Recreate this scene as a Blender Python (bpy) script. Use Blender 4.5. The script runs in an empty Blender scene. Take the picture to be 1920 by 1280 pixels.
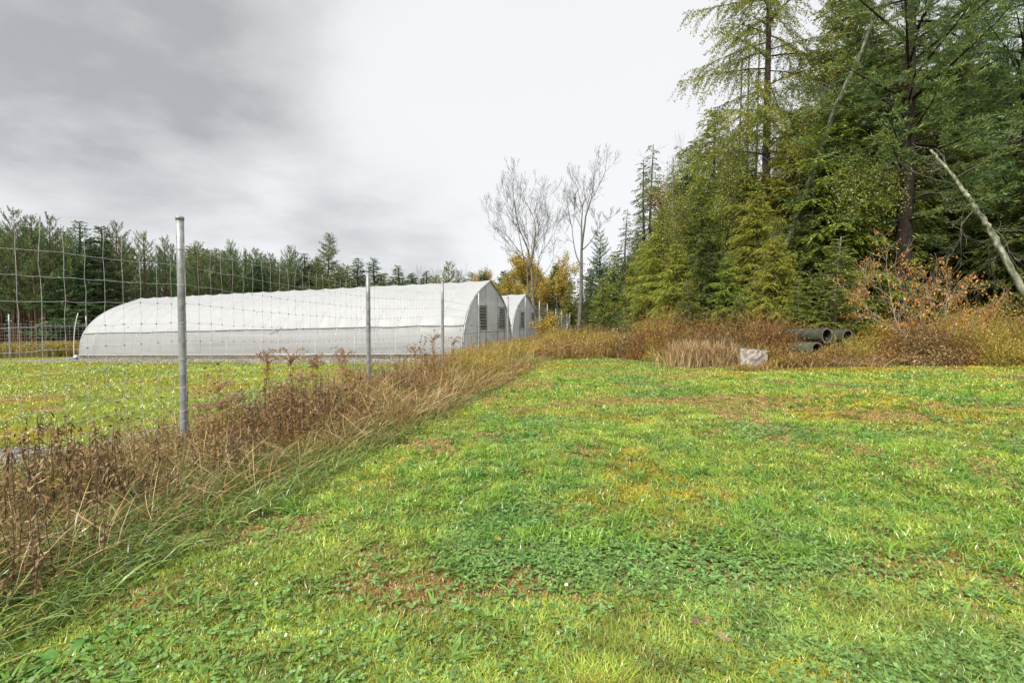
import bpy, math
import numpy as np
from mathutils import Vector

# ------------------------------------------------------------------ camera, sky, sun, exposure
scn = bpy.context.scene
COL = scn.collection
F = 900.0                      # focal length in pixels of the 1920 px wide photograph
EYE = 1.57
cam_d = bpy.data.cameras.new("camera")
cam_d.sensor_width = 36.0
cam_d.lens = F / 1920.0 * 36.0
cam_d.clip_start = 0.05
cam_d.clip_end = 6000
cam = bpy.data.objects.new("camera", cam_d)
COL.objects.link(cam)
cam.location = (0, 0, EYE)
cam.rotation_euler = (math.radians(90) - math.atan(28.0 / F), 0, 0)
scn.camera = cam

SUN_EL, SUN_AZ = math.radians(48), math.radians(215)      # azimuth clockwise from +Y: behind the camera, to its left
world = bpy.data.worlds.new("World")
scn.world = world
world.use_nodes = True
wn, wl = world.node_tree.nodes, world.node_tree.links
wn.clear()
def N(tree_nodes, typ, **kw):
    n = tree_nodes.new(typ)
    for k, v in kw.items():
        setattr(n, k, v)
    return n
def wmath(op, a, b=None, clamp=False):
    n = N(wn, 'ShaderNodeMath', operation=op, use_clamp=clamp)
    for i, v in enumerate((a, b)):
        if v is None: continue
        if isinstance(v, (int, float)): n.inputs[i].default_value = v
        else: wl.new(v, n.inputs[i])
    return n.outputs[0]
w_out = N(wn, 'ShaderNodeOutputWorld')
w_bg = N(wn, 'ShaderNodeBackground'); w_bg.inputs[1].default_value = 1.0
w_sky = N(wn, 'ShaderNodeTexSky', sky_type='NISHITA')
w_sky.sun_disc = False
w_sky.sun_elevation = SUN_EL
w_sky.sun_rotation = SUN_AZ
w_tc = N(wn, 'ShaderNodeTexCoord')
w_sep = N(wn, 'ShaderNodeSeparateXYZ')
wl.new(w_tc.outputs['Generated'], w_sep.inputs[0])
zz = wmath('ADD', wmath('MAXIMUM', w_sep.outputs[2], 0.0), 0.22)
w_comb = N(wn, 'ShaderNodeCombineXYZ')
wl.new(wmath('DIVIDE', w_sep.outputs[0], zz), w_comb.inputs[0])
wl.new(wmath('DIVIDE', w_sep.outputs[1], zz), w_comb.inputs[1])
def wnoise(scale, detail, rough, off):
    mp = N(wn, 'ShaderNodeMapping'); mp.inputs['Location'].default_value = off
    wl.new(w_comb.outputs[0], mp.inputs[0])
    n = N(wn, 'ShaderNodeTexNoise'); n.inputs['Scale'].default_value = scale
    n.inputs['Detail'].default_value = detail; n.inputs['Roughness'].default_value = rough
    wl.new(mp.outputs[0], n.inputs['Vector'])
    return n.outputs['Fac']
rag = wnoise(0.9, 8, 0.58, (1.3, 6.1, 4))
n1 = wnoise(0.75, 7, 0.52, (3.1, 1.7, 0)); n2 = wnoise(2.3, 6, 0.55, (8.2, 4.4, 2))
def wblob(d, lo, hi, k):       # a bank of dark cloud round the direction d
    v = Vector(d).normalized()
    dp = N(wn, 'ShaderNodeVectorMath', operation='DOT_PRODUCT')
    nv = N(wn, 'ShaderNodeVectorMath', operation='NORMALIZE')
    wl.new(w_tc.outputs['Generated'], nv.inputs[0]); wl.new(nv.outputs[0], dp.inputs[0])
    dp.inputs[1].default_value = v
    mr = N(wn, 'ShaderNodeMapRange', interpolation_type='SMOOTHSTEP')
    mr.inputs[1].default_value = lo; mr.inputs[2].default_value = hi
    mr.inputs[3].default_value = 0.0; mr.inputs[4].default_value = k
    wl.new(wmath('ADD', dp.outputs['Value'], wmath('MULTIPLY', wmath('SUBTRACT', rag, 0.5), (1 - lo) * 1.1)), mr.inputs[0])
    return mr.outputs[0]
dark = wmath('ADD', wmath('MULTIPLY', n1, 0.80), wmath('MULTIPLY', n2, 0.50))
dark = wmath('SUBTRACT', dark, 0.13)
dark = wmath('ADD', dark, wblob((-0.86, 1, 0.60), 0.90, 1.04, 0.50))
dark = wmath('ADD', dark, wblob((-0.45, 1, 0.58), 0.97, 1.0, 0.10))
dark = wmath('ADD', dark, wblob((-0.26, 1, 0.19), 0.965, 1.01, 0.30))
dark = wmath('ADD', dark, wblob((-0.10, 1, 0.125), 0.988, 1.0, 0.14))
dark = wmath('SUBTRACT', dark, wblob((0.05, 1, 0.42), 0.86, 1.0, 0.14))
ramp = N(wn, 'ShaderNodeValToRGB')
cr = ramp.color_ramp; cr.interpolation = 'B_SPLINE'
cr.elements[0].position = 0.42; cr.elements[0].color = (0.232, 0.232, 0.232, 1)
cr.elements[1].position = 1.0; cr.elements[1].color = (0.104, 0.104, 0.105, 1)
for p, c in ((0.60, (0.222, 0.222, 0.223, 1)), (0.74, (0.182, 0.182, 0.182, 1)), (0.90, (0.145, 0.145, 0.1455, 1))):
    e = cr.elements.new(p); e.color = c
cr.elements[-1].position = 1.0
wl.new(dark, ramp.inputs[0])
w_s = N(wn, 'ShaderNodeVectorMath', operation='SCALE'); w_s.inputs['Scale'].default_value = 0.10
wl.new(w_sky.outputs[0], w_s.inputs[0])
w_mix = N(wn, 'ShaderNodeMixRGB'); w_mix.inputs[0].default_value = 0.96
wl.new(w_s.outputs[0], w_mix.inputs[1]); wl.new(ramp.outputs[0], w_mix.inputs[2])
wl.new(w_mix.outputs[0], w_bg.inputs[0]); wl.new(w_bg.outputs[0], w_out.inputs[0])

sun_d = bpy.data.lights.new("sun", 'SUN')
sun_d.energy = 1.5
sun_d.angle = math.radians(13)
sun_d.color = (1.0, 0.955, 0.88)
sun = bpy.data.objects.new("sun", sun_d)
COL.objects.link(sun)
sv = Vector((math.sin(SUN_AZ) * math.cos(SUN_EL), math.cos(SUN_AZ) * math.cos(SUN_EL), math.sin(SUN_EL)))
sun.rotation_euler = sv.to_track_quat('Z', 'Y').to_euler()
scn.view_settings.view_transform = 'Standard'
scn.view_settings.look = 'None'
scn.view_settings.exposure = 2.0
scn.view_settings.gamma = 1.0
scn.cycles.max_bounces = 8
scn.cycles.diffuse_bounces = 3
scn.cycles.transparent_max_bounces = 16
scn.cycles.caustics_reflective = False
scn.cycles.caustics_refractive = False
scn.render.use_motion_blur = False

# ------------------------------------------------------------------ helpers
RNG = np.random.default_rng(7)

def hsh(ix, iy, seed):
    h = (ix.astype(np.int64) * 374761393 + iy.astype(np.int64) * 668265263 + seed * 1442695041) & 0xFFFFFFFF
    h = ((h ^ (h >> 13)) * 1274126177) & 0xFFFFFFFF
    h = (h ^ (h >> 16)) & 0xFFFFFFFF
    return h / 4294967295.0
def vn(x, y, scale, seed=0):
    x = np.asarray(x, float) / scale; y = np.asarray(y, float) / scale
    ix, iy = np.floor(x), np.floor(y)
    fx, fy = x - ix, y - iy
    fx = fx * fx * (3 - 2 * fx); fy = fy * fy * (3 - 2 * fy)
    a = hsh(ix, iy, seed); b = hsh(ix + 1, iy, seed); c = hsh(ix, iy + 1, seed); d = hsh(ix + 1, iy + 1, seed)
    return (a * (1 - fx) + b * fx) * (1 - fy) + (c * (1 - fx) + d * fx) * fy
def fbm(x, y, scale, seed=0, o=3):
    s = 0; a = 0.5; t = 0
    for i in range(o):
        s = s + a * vn(x, y, scale, seed + 17 * i); t += a; a *= 0.5; scale *= 0.5
    return s / t

def ground(x, y):
    x = np.asarray(x, float); y = np.asarray(y, float)
    z = 0.0209 * 120 * np.tanh(x / 120)
    r = np.sqrt(x * x + y * y)
    bump = 0.10 * (fbm(x, y, 5.0, 3) - 0.5) + 0.05 * (vn(x, y, 1.1, 9) - 0.5)
    return z + bump * np.clip((r - 0.5) / 3.0, 0, 1)
def gz(x, y): return float(ground(x, y))
def at(px, d):                 # ground point seen in picture column px at depth d
    x = (px - 960.0) / F * d
    return x, d, gz(x, d)

def unit(v):
    return v / np.maximum(np.linalg.norm(v, axis=-1, keepdims=True), 1e-9)
def rand_unit(n, rng):
    return unit(rng.normal(size=(n, 3)))

class Acc:
    """collects polygons and their colours for one mesh"""
    def __init__(s): s.v = []; s.c = []; s.q = []; s.t = []; s.n = 0
    def add(s, verts, quads=None, tris=None, col=(.5, .5, .5)):
        verts = np.asarray(verts, np.float32).reshape(-1, 3)
        c = np.asarray(col, np.float32)
        if c.ndim == 1: c = np.broadcast_to(c, (len(verts), 3))
        s.v.append(verts); s.c.append(c)
        if quads is not None and len(quads): s.q.append(np.asarray(quads, np.int64) + s.n)
        if tris is not None and len(tris): s.t.append(np.asarray(tris, np.int64) + s.n)
        s.n += len(verts)
    def cards(s, P, D, S, L, W, col, fold=0.0):
        n = len(P)
        if n == 0: return
        L = np.broadcast_to(np.asarray(L, float).reshape(-1, 1), (n, 1)); W = np.broadcast_to(np.asarray(W, float).reshape(-1, 1), (n, 1))
        v = np.empty((n, 4, 3))
        v[:, 0] = P; v[:, 2] = P + D * L
        m = P + D * L * 0.5
        v[:, 1] = m + S * W * 0.5; v[:, 3] = m - S * W * 0.5
        c = np.repeat(np.broadcast_to(np.asarray(col, float), (n, 3)), 4, axis=0)
        s.add(v, quads=np.arange(4 * n).reshape(n, 4), col=c)
    def blades(s, P, up, lean, L, W, bend, col, nseg=2, tipcol=None):
        """ribbons that start along up and bend over towards lean"""
        n = len(P)
        if n == 0: return
        L = np.broadcast_to(np.asarray(L, float).reshape(-1, 1), (n, 1)); W = np.broadcast_to(np.asarray(W, float).reshape(-1, 1), (n, 1))
        bend = np.broadcast_to(np.asarray(bend, float).reshape(-1, 1), (n, 1))
        side = unit(np.cross(up + 1e-4, lean + np.array([1e-3, 2e-3, 0])))
        k = 2 * nseg + 1
        v = np.empty((n, k, 3))
        for i in range(nseg + 1):
            u = i / nseg
            ang = bend * u
            p = P + up * L * u * np.sinc(ang / np.pi) ** 0.5 * np.cos(ang * 0.5) + lean * L * u * np.sin(ang * 0.62)
            if i == nseg: v[:, 2 * i] = p
            else:
                w = W * (0.75 + 0.5 * u) * (1 - u * 0.45)
                v[:, 2 * i] = p - side * w * 0.5; v[:, 2 * i + 1] = p + side * w * 0.5
        base = np.arange(n)[:, None] * k
        q = [base + np.array([[2 * i, 2 * i + 1, 2 * i + 3, 2 * i + 2]]) for i in range(nseg - 1)]
        t = base + np.array([[2 * nseg - 2, 2 * nseg - 1, 2 * nseg]])
        col = np.broadcast_to(np.asarray(col, float), (n, 3))
        c = np.repeat(col[:, None, :], k, axis=1).copy()
        if tipcol is not None: c[:, -1] = tipcol; c[:, -2] = (c[:, -2] * 2 + tipcol) / 3
        s.add(v, quads=np.concatenate(q) if q else None, tris=t, col=c.reshape(-1, 3))
    def prisms(s, A, B, ra, rb, col, sides=3):
        A = np.atleast_2d(A); B = np.atleast_2d(B); n = len(A)
        if n == 0: return
        ra = np.broadcast_to(np.asarray(ra, float).reshape(-1, 1, 1), (n, 1, 1)); rb = np.broadcast_to(np.asarray(rb, float).reshape(-1, 1, 1), (n, 1, 1))
        D = unit(B - A)
        ref = np.where(np.abs(D[:, 2:3]) > 0.9, np.array([[1., 0, 0]]), np.array([[0, 0, 1.]]))
        U = unit(np.cross(D, ref)); V = np.cross(D, U)
        a = np.arange(sides) * 2 * math.pi / sides
        ring = U[:, None, :] * np.cos(a)[None, :, None] + V[:, None, :] * np.sin(a)[None, :, None]
        v = np.concatenate([A[:, None] + ring * ra, B[:, None] + ring * rb], axis=1)
        b = np.arange(n)[:, None] * 2 * sides
        q = np.concatenate([b + np.array([[i, (i + 1) % sides, sides + (i + 1) % sides, sides + i]]) for i in range(sides)])
        col = np.broadcast_to(np.asarray(col, float), (n, 3))
        s.add(v, quads=q, col=np.repeat(col, 2 * sides, axis=0))
    def tube(s, pts, radii, col, sides=8, caps=True, wob=0.0, rng=None):
        pts = np.asarray(pts, float); n = len(pts)
        radii = np.broadcast_to(np.asarray(radii, float), (n,))
        T = unit(np.gradient(pts, axis=0))
        ref = np.array([1., 0, 0]) if abs(T[:, 2]).mean() > 0.7 else np.array([0, 0, 1.])
        U = unit(np.cross(T, ref)); V = np.cross(T, U)
        a = np.arange(sides) * 2 * math.pi / sides
        r = radii[:, None] * np.ones((1, sides))
        if wob and rng is not None: r = r * (1 + wob * rng.normal(size=(n, sides)))
        v = pts[:, None] + (U[:, None] * np.cos(a)[None, :, None] + V[:, None] * np.sin(a)[None, :, None]) * r[..., None]
        i = np.arange(n - 1)[:, None] * sides; j = np.arange(sides)[None]; k = (j + 1) % sides
        q = np.stack([i + j, i + k, i + sides + k, i + sides + j], -1).reshape(-1, 4)
        v = v.reshape(-1, 3); tr = []
        if caps:
            v = np.concatenate([v, pts[:1], pts[-1:]])
            m = n * sides
            for x in range(sides):
                y = (x + 1) % sides
                tr.append([m, y, x]); tr.append([m + 1, (n - 1) * sides + x, (n - 1) * sides + y])
        s.add(v, quads=q, tris=tr, col=col)
    def box(s, c, h, col, X=(1, 0, 0), Y=(0, 1, 0), Z=(0, 0, 1)):
        c = np.asarray(c, float); X = np.asarray(X, float); Y = np.asarray(Y, float); Z = np.asarray(Z, float)
        v = [c + X * h[0] * a + Y * h[1] * b + Z * h[2] * d for d in (-1, 1) for b in (-1, 1) for a in (-1, 1)]
        s.add(v, quads=[[0, 2, 3, 1], [4, 5, 7, 6], [0, 1, 5, 4], [2, 6, 7, 3], [0, 4, 6, 2], [1, 3, 7, 5]], col=col)
    def grid(s, V, col):        # V (m, n, 3)
        m, n = V.shape[:2]
        i = np.arange(m - 1)[:, None] * n; j = np.arange(n - 1)[None]
        q = np.stack([i + j, i + j + 1, i + n + j + 1, i + n + j], -1).reshape(-1, 4)
        s.add(V.reshape(-1, 3), quads=q, col=col)
    def mesh(s, name):
        v = np.concatenate(s.v); c = np.concatenate(s.c)
        q = np.concatenate(s.q).ravel() if s.q else np.empty(0, np.int64)
        t = np.concatenate(s.t).ravel() if s.t else np.empty(0, np.int64)
        me = bpy.data.meshes.new(name)
        me.vertices.add(len(v)); me.vertices.foreach_set('co', v.astype(np.float32).ravel())
        li = np.concatenate([q, t]).astype(np.int32)
        me.loops.add(len(li)); me.loops.foreach_set('vertex_index', li)
        nq, nt = len(q) // 4, len(t) // 3
        me.polygons.add(nq + nt)
        st = np.concatenate([np.arange(nq) * 4, nq * 4 + np.arange(nt) * 3]).astype(np.int32)
        me.polygons.foreach_set('loop_start', st)
        me.update(calc_edges=True)
        at_ = me.attributes.new('Col', 'FLOAT_COLOR', 'POINT')
        c4 = np.ones((len(v), 4), np.float32); c4[:, :3] = np.clip(c, 0, 1)
        at_.data.foreach_set('color', c4.ravel())
        return me
    def build(s, name, mat, parent=None, smooth=False, loc=None):
        me = s.mesh(name)
        me.materials.append(mat)
        if smooth: me.polygons.foreach_set('use_smooth', np.ones(len(me.polygons), bool))
        o = bpy.data.objects.new(name, me); COL.objects.link(o)
        if parent is not None: o.parent = parent
        if loc is not None: o.location = loc
        return o

def tag(o, label=None, cat=None, group=None, kind=None):
    if label: o['label'] = label
    if cat: o['category'] = cat
    if group: o['group'] = group
    if kind: o['kind'] = kind
    return o
def empty(name, loc, rz=0, sc=1.0):
    o = bpy.data.objects.new(name, None); COL.objects.link(o)
    o.location = loc; o.rotation_euler = (0, 0, rz); o.scale = (sc, sc, sc)
    o.empty_display_size = 0.2
    return o
def copy_tree(o, parent=None):
    c = o.copy(); COL.objects.link(c)
    if parent is not None: c.parent = parent
    for k in ('label', 'group'):
        if k in c: del c[k]
    for ch in list(o.children): copy_tree(ch, c)
    return c

# ------------------------------------------------------------------ materials
def mat_new(name):
    m = bpy.data.materials.new(name); m.use_nodes = True
    nt = m.node_tree; nt.nodes.clear()
    return m, nt.nodes, nt.links
def vcol(nodes, links, vary=0.0, noise=0.0, nscale=3.0):
    """the colour of the piece itself, with a little variety between plants"""
    a = nodes.new('ShaderNodeAttribute'); a.attribute_name = 'Col'
    out = a.outputs['Color']
    if vary:
        oi = nodes.new('ShaderNodeObjectInfo')
        h = nodes.new('ShaderNodeHueSaturation')
        mr = nodes.new('ShaderNodeMapRange'); mr.inputs[3].default_value = 0.5 - vary * 0.05; mr.inputs[4].default_value = 0.5 + vary * 0.05
        links.new(oi.outputs['Random'], mr.inputs[0]); links.new(mr.outputs[0], h.inputs['Hue'])
        mv = nodes.new('ShaderNodeMath'); mv.operation = 'MULTIPLY_ADD'; mv.inputs[1].default_value = vary; mv.inputs[2].default_value = 1 - vary * 0.5
        ml = nodes.new('ShaderNodeMath'); ml.operation = 'FRACT'
        mm = nodes.new('ShaderNodeMath'); mm.operation = 'MULTIPLY'; mm.inputs[1].default_value = 7.31
        links.new(oi.outputs['Random'], mm.inputs[0]); links.new(mm.outputs[0], ml.inputs[0]); links.new(ml.outputs[0], mv.inputs[0])
        links.new(mv.outputs[0], h.inputs['Value']); links.new(out, h.inputs['Color']); out = h.outputs[0]
    if noise:
        g = nodes.new('ShaderNodeTexCoord'); n = nodes.new('ShaderNodeTexNoise')
        n.inputs['Scale'].default_value = nscale; n.inputs['Detail'].default_value = 5
        links.new(g.outputs['Object'], n.inputs['Vector'])
        mr = nodes.new('ShaderNodeMapRange'); mr.inputs[1].default_value = 0.3; mr.inputs[2].default_value = 0.7
        mr.inputs[3].default_value = 1 - noise; mr.inputs[4].default_value = 1 + noise
        links.new(n.outputs['Fac'], mr.inputs[0])
        v = nodes.new('ShaderNodeVectorMath'); v.operation = 'SCALE'
        links.new(out, v.inputs[0]); links.new(mr.outputs[0], v.inputs['Scale']); out = v.outputs[0]
    return out
def leaf_mat(name, transl=0.3, gloss=0.06, rough=0.4, vary=0.0, noise=0.0, nscale=3.0):
    m, n, l = mat_new(name)
    c = vcol(n, l, vary, noise, nscale)
    d = n.new('ShaderNodeBsdfDiffuse'); t = n.new('ShaderNodeBsdfTranslucent'); g = n.new('ShaderNodeBsdfGlossy')
    g.inputs['Roughness'].default_value = rough
    l.new(c, d.inputs[0]); l.new(c, t.inputs[0])
    m1 = n.new('ShaderNodeMixShader'); m1.inputs[0].default_value = transl
    l.new(d.outputs[0], m1.inputs[1]); l.new(t.outputs[0], m1.inputs[2])
    m2 = n.new('ShaderNodeMixShader'); m2.inputs[0].default_value = gloss
    l.new(m1.outputs[0], m2.inputs[1]); l.new(g.outputs[0], m2.inputs[2])
    o = n.new('ShaderNodeOutputMaterial'); l.new(m2.outputs[0], o.inputs[0])
    return m
def solid_mat(name, rough=0.8, metal=0.0, noise=0.25, nscale=8.0, bump=0.0, bscale=20.0, vary=0.0, spec=0.4, stretch=None):
    m, n, l = mat_new(name)
    p = n.new('ShaderNodeBsdfPrincipled'); p.inputs['Roughness'].default_value = rough; p.inputs['Metallic'].default_value = metal
    p.inputs['Specular IOR Level'].default_value = spec
    l.new(vcol(n, l, vary, noise, nscale), p.inputs['Base Color'])
    if bump:
        g = n.new('ShaderNodeTexCoord'); mp = n.new('ShaderNodeMapping'); x = n.new('ShaderNodeTexNoise')
        if stretch: mp.inputs['Scale'].default_value = stretch
        x.inputs['Scale'].default_value = bscale; x.inputs['Detail'].default_value = 6
        l.new(g.outputs['Object'], mp.inputs[0]); l.new(mp.outputs[0], x.inputs['Vector'])
        b = n.new('ShaderNodeBump'); b.inputs['Strength'].default_value = bump; b.inputs['Distance'].default_value = 0.03
        l.new(x.outputs['Fac'], b.inputs['Height']); l.new(b.outputs[0], p.inputs['Normal'])
    o = n.new('ShaderNodeOutputMaterial'); l.new(p.outputs[0], o.inputs[0])
    return m
M_GRASS = leaf_mat('grass_blades', 0.35, 0.045, 0.32)
M_DRY = leaf_mat('dry_stems', 0.25, 0.03, 0.5)
M_WEED = leaf_mat('weed_leaves', 0.3, 0.03, 0.5, vary=0.25)
M_NEEDLE = leaf_mat('needles', 0.3, 0.04, 0.45, vary=0.42)
M_LEAF = leaf_mat('broad_leaves', 0.4, 0.04, 0.45, vary=0.12)
M_BARK = solid_mat('bark', 0.9, 0, 0.4, 7.0, 0.8, 14.0, 0.15, 0.2, (1, 1, 0.3))
M_SOIL = solid_mat('soil_and_thatch', 0.95, 0, 0.35, 9.0, 0.6, 30.0, 0, 0.2)
M_STONE = solid_mat('gravel_stone', 0.85, 0, 0.35, 6.0, 0.4, 60.0)
M_GALV = solid_mat('galvanised_steel', 0.48, 0.4, 0.3, 9.0, 0.15, 40.0)
M_WIRE = solid_mat('galvanised_wire', 0.5, 0.3, 0.1, 3.0)
M_CONC = solid_mat('weathered_concrete', 0.9, 0, 0.35, 5.0, 0.5, 30.0)
M_WOOD = solid_mat('weathered_board', 0.85, 0, 0.35, 4.0, 0.4, 30.0)
M_PLAIN = solid_mat('painted_plastic', 0.5, 0, 0.08, 4.0)
def film_mat(name, transp, transl, tint, streak, sc):
    m, n, l = mat_new(name)
    g = n.new('ShaderNodeTexCoord'); mp = n.new('ShaderNodeMapping'); mp.inputs['Scale'].default_value = sc
    x = n.new('ShaderNodeTexNoise'); x.inputs['Scale'].default_value = 1.0; x.inputs['Detail'].default_value = 6
    l.new(g.outputs['Object'], mp.inputs[0]); l.new(mp.outputs[0], x.inputs['Vector'])
    mr = n.new('ShaderNodeMapRange'); mr.inputs[1].default_value = .3; mr.inputs[2].default_value = .7
    mr.inputs[3].default_value = 1 - streak; mr.inputs[4].default_value = 1.0
    l.new(x.outputs['Fac'], mr.inputs[0])
    v = n.new('ShaderNodeVectorMath'); v.operation = 'SCALE'; v.inputs[0].default_value = tint
    l.new(mr.outputs[0], v.inputs['Scale'])
    d = n.new('ShaderNodeBsdfPrincipled'); d.inputs['Roughness'].default_value = 0.38
    l.new(v.outputs[0], d.inputs['Base Color'])
    t = n.new('ShaderNodeBsdfTranslucent'); l.new(v.outputs[0], t.inputs[0])
    tr = n.new('ShaderNodeBsdfTransparent')
    b = n.new('ShaderNodeBump'); b.inputs['Strength'].default_value = 0.25; b.inputs['Distance'].default_value = 0.05
    l.new(x.outputs['Fac'], b.inputs['Height']); l.new(b.outputs[0], d.inputs['Normal'])
    a = n.new('ShaderNodeMixShader'); a.inputs[0].default_value = transl
    l.new(d.outputs[0], a.inputs[1]); l.new(t.outputs[0], a.inputs[2])
    c = n.new('ShaderNodeMixShader'); c.inputs[0].default_value = transp
    l.new(a.outputs[0], c.inputs[1]); l.new(tr.outputs[0], c.inputs[2])
    o = n.new('ShaderNodeOutputMaterial'); l.new(c.outputs[0], o.inputs[0])
    return m
M_FILM = film_mat('white_greenhouse_film', 0.14, 0.36, (0.60, 0.612, 0.625), 0.08, (0.7, 0.7, 2.5))
M_CURT = film_mat('clear_side_film', 0.26, 0.42, (0.60, 0.605, 0.60), 0.22, (0.15, 0.15, 6.0))
M_END = film_mat('end_wall_film', 0.16, 0.48, (0.80, 0.85, 0.87), 0.18, (1.2, 1.2, 0.8))

# ------------------------------------------------------------------ where things are
FD = np.array([0.216, 0.976]) / math.hypot(0.216, 0.976)     # direction of the fence on the ground
FN = np.array([FD[1], -FD[0]])                               # across it, towards the lawn
F0 = np.array([-4.41, 6.42])
def fence_t(t): return F0 + FD * t
def fence_uv(x, y):            # distance along and across the fence
    dx = x - F0[0]; dy = y - F0[1]
    return dx * FD[0] + dy * FD[1], dx * FN[0] + dy * FN[1]
def forest_edge(x):            # depth at which the mown lawn ends
    return np.interp(x, [-3, 1, 2.5, 4.4, 6, 9, 15, 30, 60], [30, 26, 25, 23.0, 18.6, 16.6, 14.6, 13.6, 13.0])
def lawn_colour(x, y, rng):
    """natural patches of the lawn: bright grass, bluish clover, yellow moss, brown thatch"""
    n = len(x)
    a = fbm(x, y, 1.7, 21); b = fbm(x, y, 1.3, 44); c = fbm(x, y, 0.95, 71) + .03 * np.clip(x / 6, -1, 1); e = fbm(x, y, 4.0, 90)
    g = np.tile([0.335, 0.415, 0.068], (n, 1))
    g = g * (0.80 + 0.5 * e[:, None])
    clover = 0.75 * np.clip((a - 0.57) * 6, 0, 1)[:, None]
    g = g * (1 - clover) + np.array([0.19, 0.35, 0.095]) * clover
    yel = np.clip((b - 0.56) * 9, 0, 1)[:, None]
    g = g * (1 - yel * .8) + np.array([0.44, 0.37, 0.04]) * yel * .8
    br = np.clip((c - 0.555) * 10, 0, 1)
    far = np.clip((y - 9) / 9, 0, 1)
    return g, clover[:, 0], yel[:, 0], br * (1 - far * .75)

# ------------------------------------------------------------------ ground
ax = np.sinh(np.linspace(-7.2, 7.2, 420)); ax = ax / ax[-1] * 1500
fine = np.linspace(-26, 26, 300)
xs = np.unique(np.concatenate([ax[np.abs(ax) > 26], fine])); 
ys = np.unique(np.concatenate([ax[(ax < -3)], np.linspace(-3, 40, 300), ax[ax > 40]]))
GX, GY = np.meshgrid(xs, ys)
GZ = ground(GX, GY)
gx, gy = GX.ravel(), GY.ravel()
gcol, gc, gyl, gbr = lawn_colour(gx, gy, RNG)
gcol = gcol * 0.42 * (1 - 0.72 * gbr[:, None]) + np.array([0.20, 0.115, 0.045]) * 0.72 * gbr[:, None]  # lawn colour darkened on the ground to paint shade between the blades
ft, fv = fence_uv(gx, gy)
strip = np.clip(1 - np.abs(fv - 0.9) / 1.9, 0, 1)[:, None] ** 0.5 * (gy < 70)[:, None]
gcol = gcol * (1 - strip) + np.array([0.10, 0.085, 0.04]) * strip
wood = ((gy > forest_edge(gx) + 0.3) & (fv > 0.0)) | (gy > 75)
gcol[wood] = (0.075, 0.055, 0.028)
# gravel round the tunnel and the gravel drive at the left edge
TA = math.radians(17.0); TL, TW = 28.2, 8.4
T_O = np.array([-2.55, 24.5])
TU = np.array([-math.cos(TA), math.sin(TA)]); TV = np.array([math.sin(TA), math.cos(TA)])
def tunnel_uv(x, y):
    dx = x - T_O[0]; dy = y - T_O[1]
    return dx * TU[0] + dy * TU[1], dx * TV[0] + dy * TV[1]
tu, tv = tunnel_uv(gx, gy)
grv = np.clip(((tv > -3.6) & (tv < 30) & (tu > -1.5) & (tu < TL + 2)).astype(float), 0, 1)
grv = np.clip(grv * (0.25 + 1.6 * fbm(gx, gy, 0.9, 5)) , 0, 1)
drive = ((gy < 6.7) & (gy > 5.6) & (gx < -6.1)).astype(float)
grv = np.maximum(grv, drive)[:, None]
gcol = gcol * (1 - grv) + np.array([0.27, 0.245, 0.225]) * grv * (0.8 + .4 * vn(gx, gy, .35, 8)[:, None])
leftwood = (gx < -24) & (gy > 36 + (gx + 40) * 0.3)
gcol[leftwood & (tv > 6)] = (0.07, 0.05, 0.03)
A = Acc(); A.grid(np.stack([GX, GY, GZ], -1), gcol)
tag(A.build('ground', M_SOIL, smooth=True), 'mown field sloping gently up towards the right-hand wood', None, None, 'structure')

# ------------------------------------------------------------------ lawn
def sample_wedge(n, d0, d1, p, rng, xm=1.12):
    """points on the ground ahead, density falling as depth**-p"""
    u = rng.random(n)
    q = 2 - p
    d = (d0 ** q + u * (d1 ** q - d0 ** q)) ** (1 / q) if abs(q) > 1e-6 else d0 * (d1 / d0) ** u
    x = (rng.random(n) * 2 - 1) * xm * d
    return x, d
def in_lawn(x, y, rng):
    t, v = fence_uv(x, y)
    wob = 0.35 * (fbm(x, y, 1.6, 33) - .5) + rng.normal(size=len(x)) * 0.12
    return (v > 2.25 + wob) & (y < forest_edge(x) + wob)
def jitter_dirs(n, rng, tilt):
    a = rng.random(n) * 2 * math.pi
    lean = np.stack([np.cos(a), np.sin(a), np.zeros(n)], -1)
    up = unit(np.stack([rng.normal(size=n) * tilt, rng.normal(size=n) * tilt, np.ones(n)], -1))
    return up, lean
def lawn_patch(A, x, y, rng, lscale=1.0, bright=1.0):
    n = len(x)
    if n == 0: return
    d = np.sqrt(x * x + y * y)
    col, clo, yel, br = lawn_colour(x, y, rng)
    tuft = fbm(x, y, 0.45, 12)
    L = (0.035 + 0.075 * tuft ** 1.5 + 0.02 * rng.random(n)) * lscale * (1 - 0.45 * br) * (1 + np.clip(d - 5, 0, 20) * 0.012)
    W = 0.0034 + 0.0011 * np.clip(d - 1.5, 0, 30) + rng.random(n) * 0.002
    rr = rng.random(n)
    c = col * (0.62 + 0.72 * rng.random(n)[:, None])
    c *= (0.30 + 1.4 * fbm(x, y, 0.16, 14))[:, None]
    dry = (rr < 0.05 + 0.66 * br)
    c[dry] = np.array([0.46, 0.29, 0.12]) * (0.55 + 0.8 * rng.random(dry.sum())[:, None])
    pale = (rr > 0.982)
    c[pale] = np.array([0.45, 0.43, 0.12]) * (0.7 + 0.5 * rng.random(pale.sum())[:, None])
    up, lean = jitter_dirs(n, rng, 0.45)
    P = np.stack([x, y, ground(x, y) - 0.004], -1)
    A.blades(P, up, lean, L, W, 0.5 + 1.3 * rng.random(n), c * bright, 2, None)
rng = np.random.default_rng(11)
A = Acc()
for n, d0, d1, p in ((470000, 1.35, 8, 1.5), (250000, 8, 27, 1.5)):
    x, y = sample_wedge(n, d0, d1, p, rng)
    k = in_lawn(x, y, rng)
    lawn_patch(A, x[k], y[k], rng)
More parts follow.
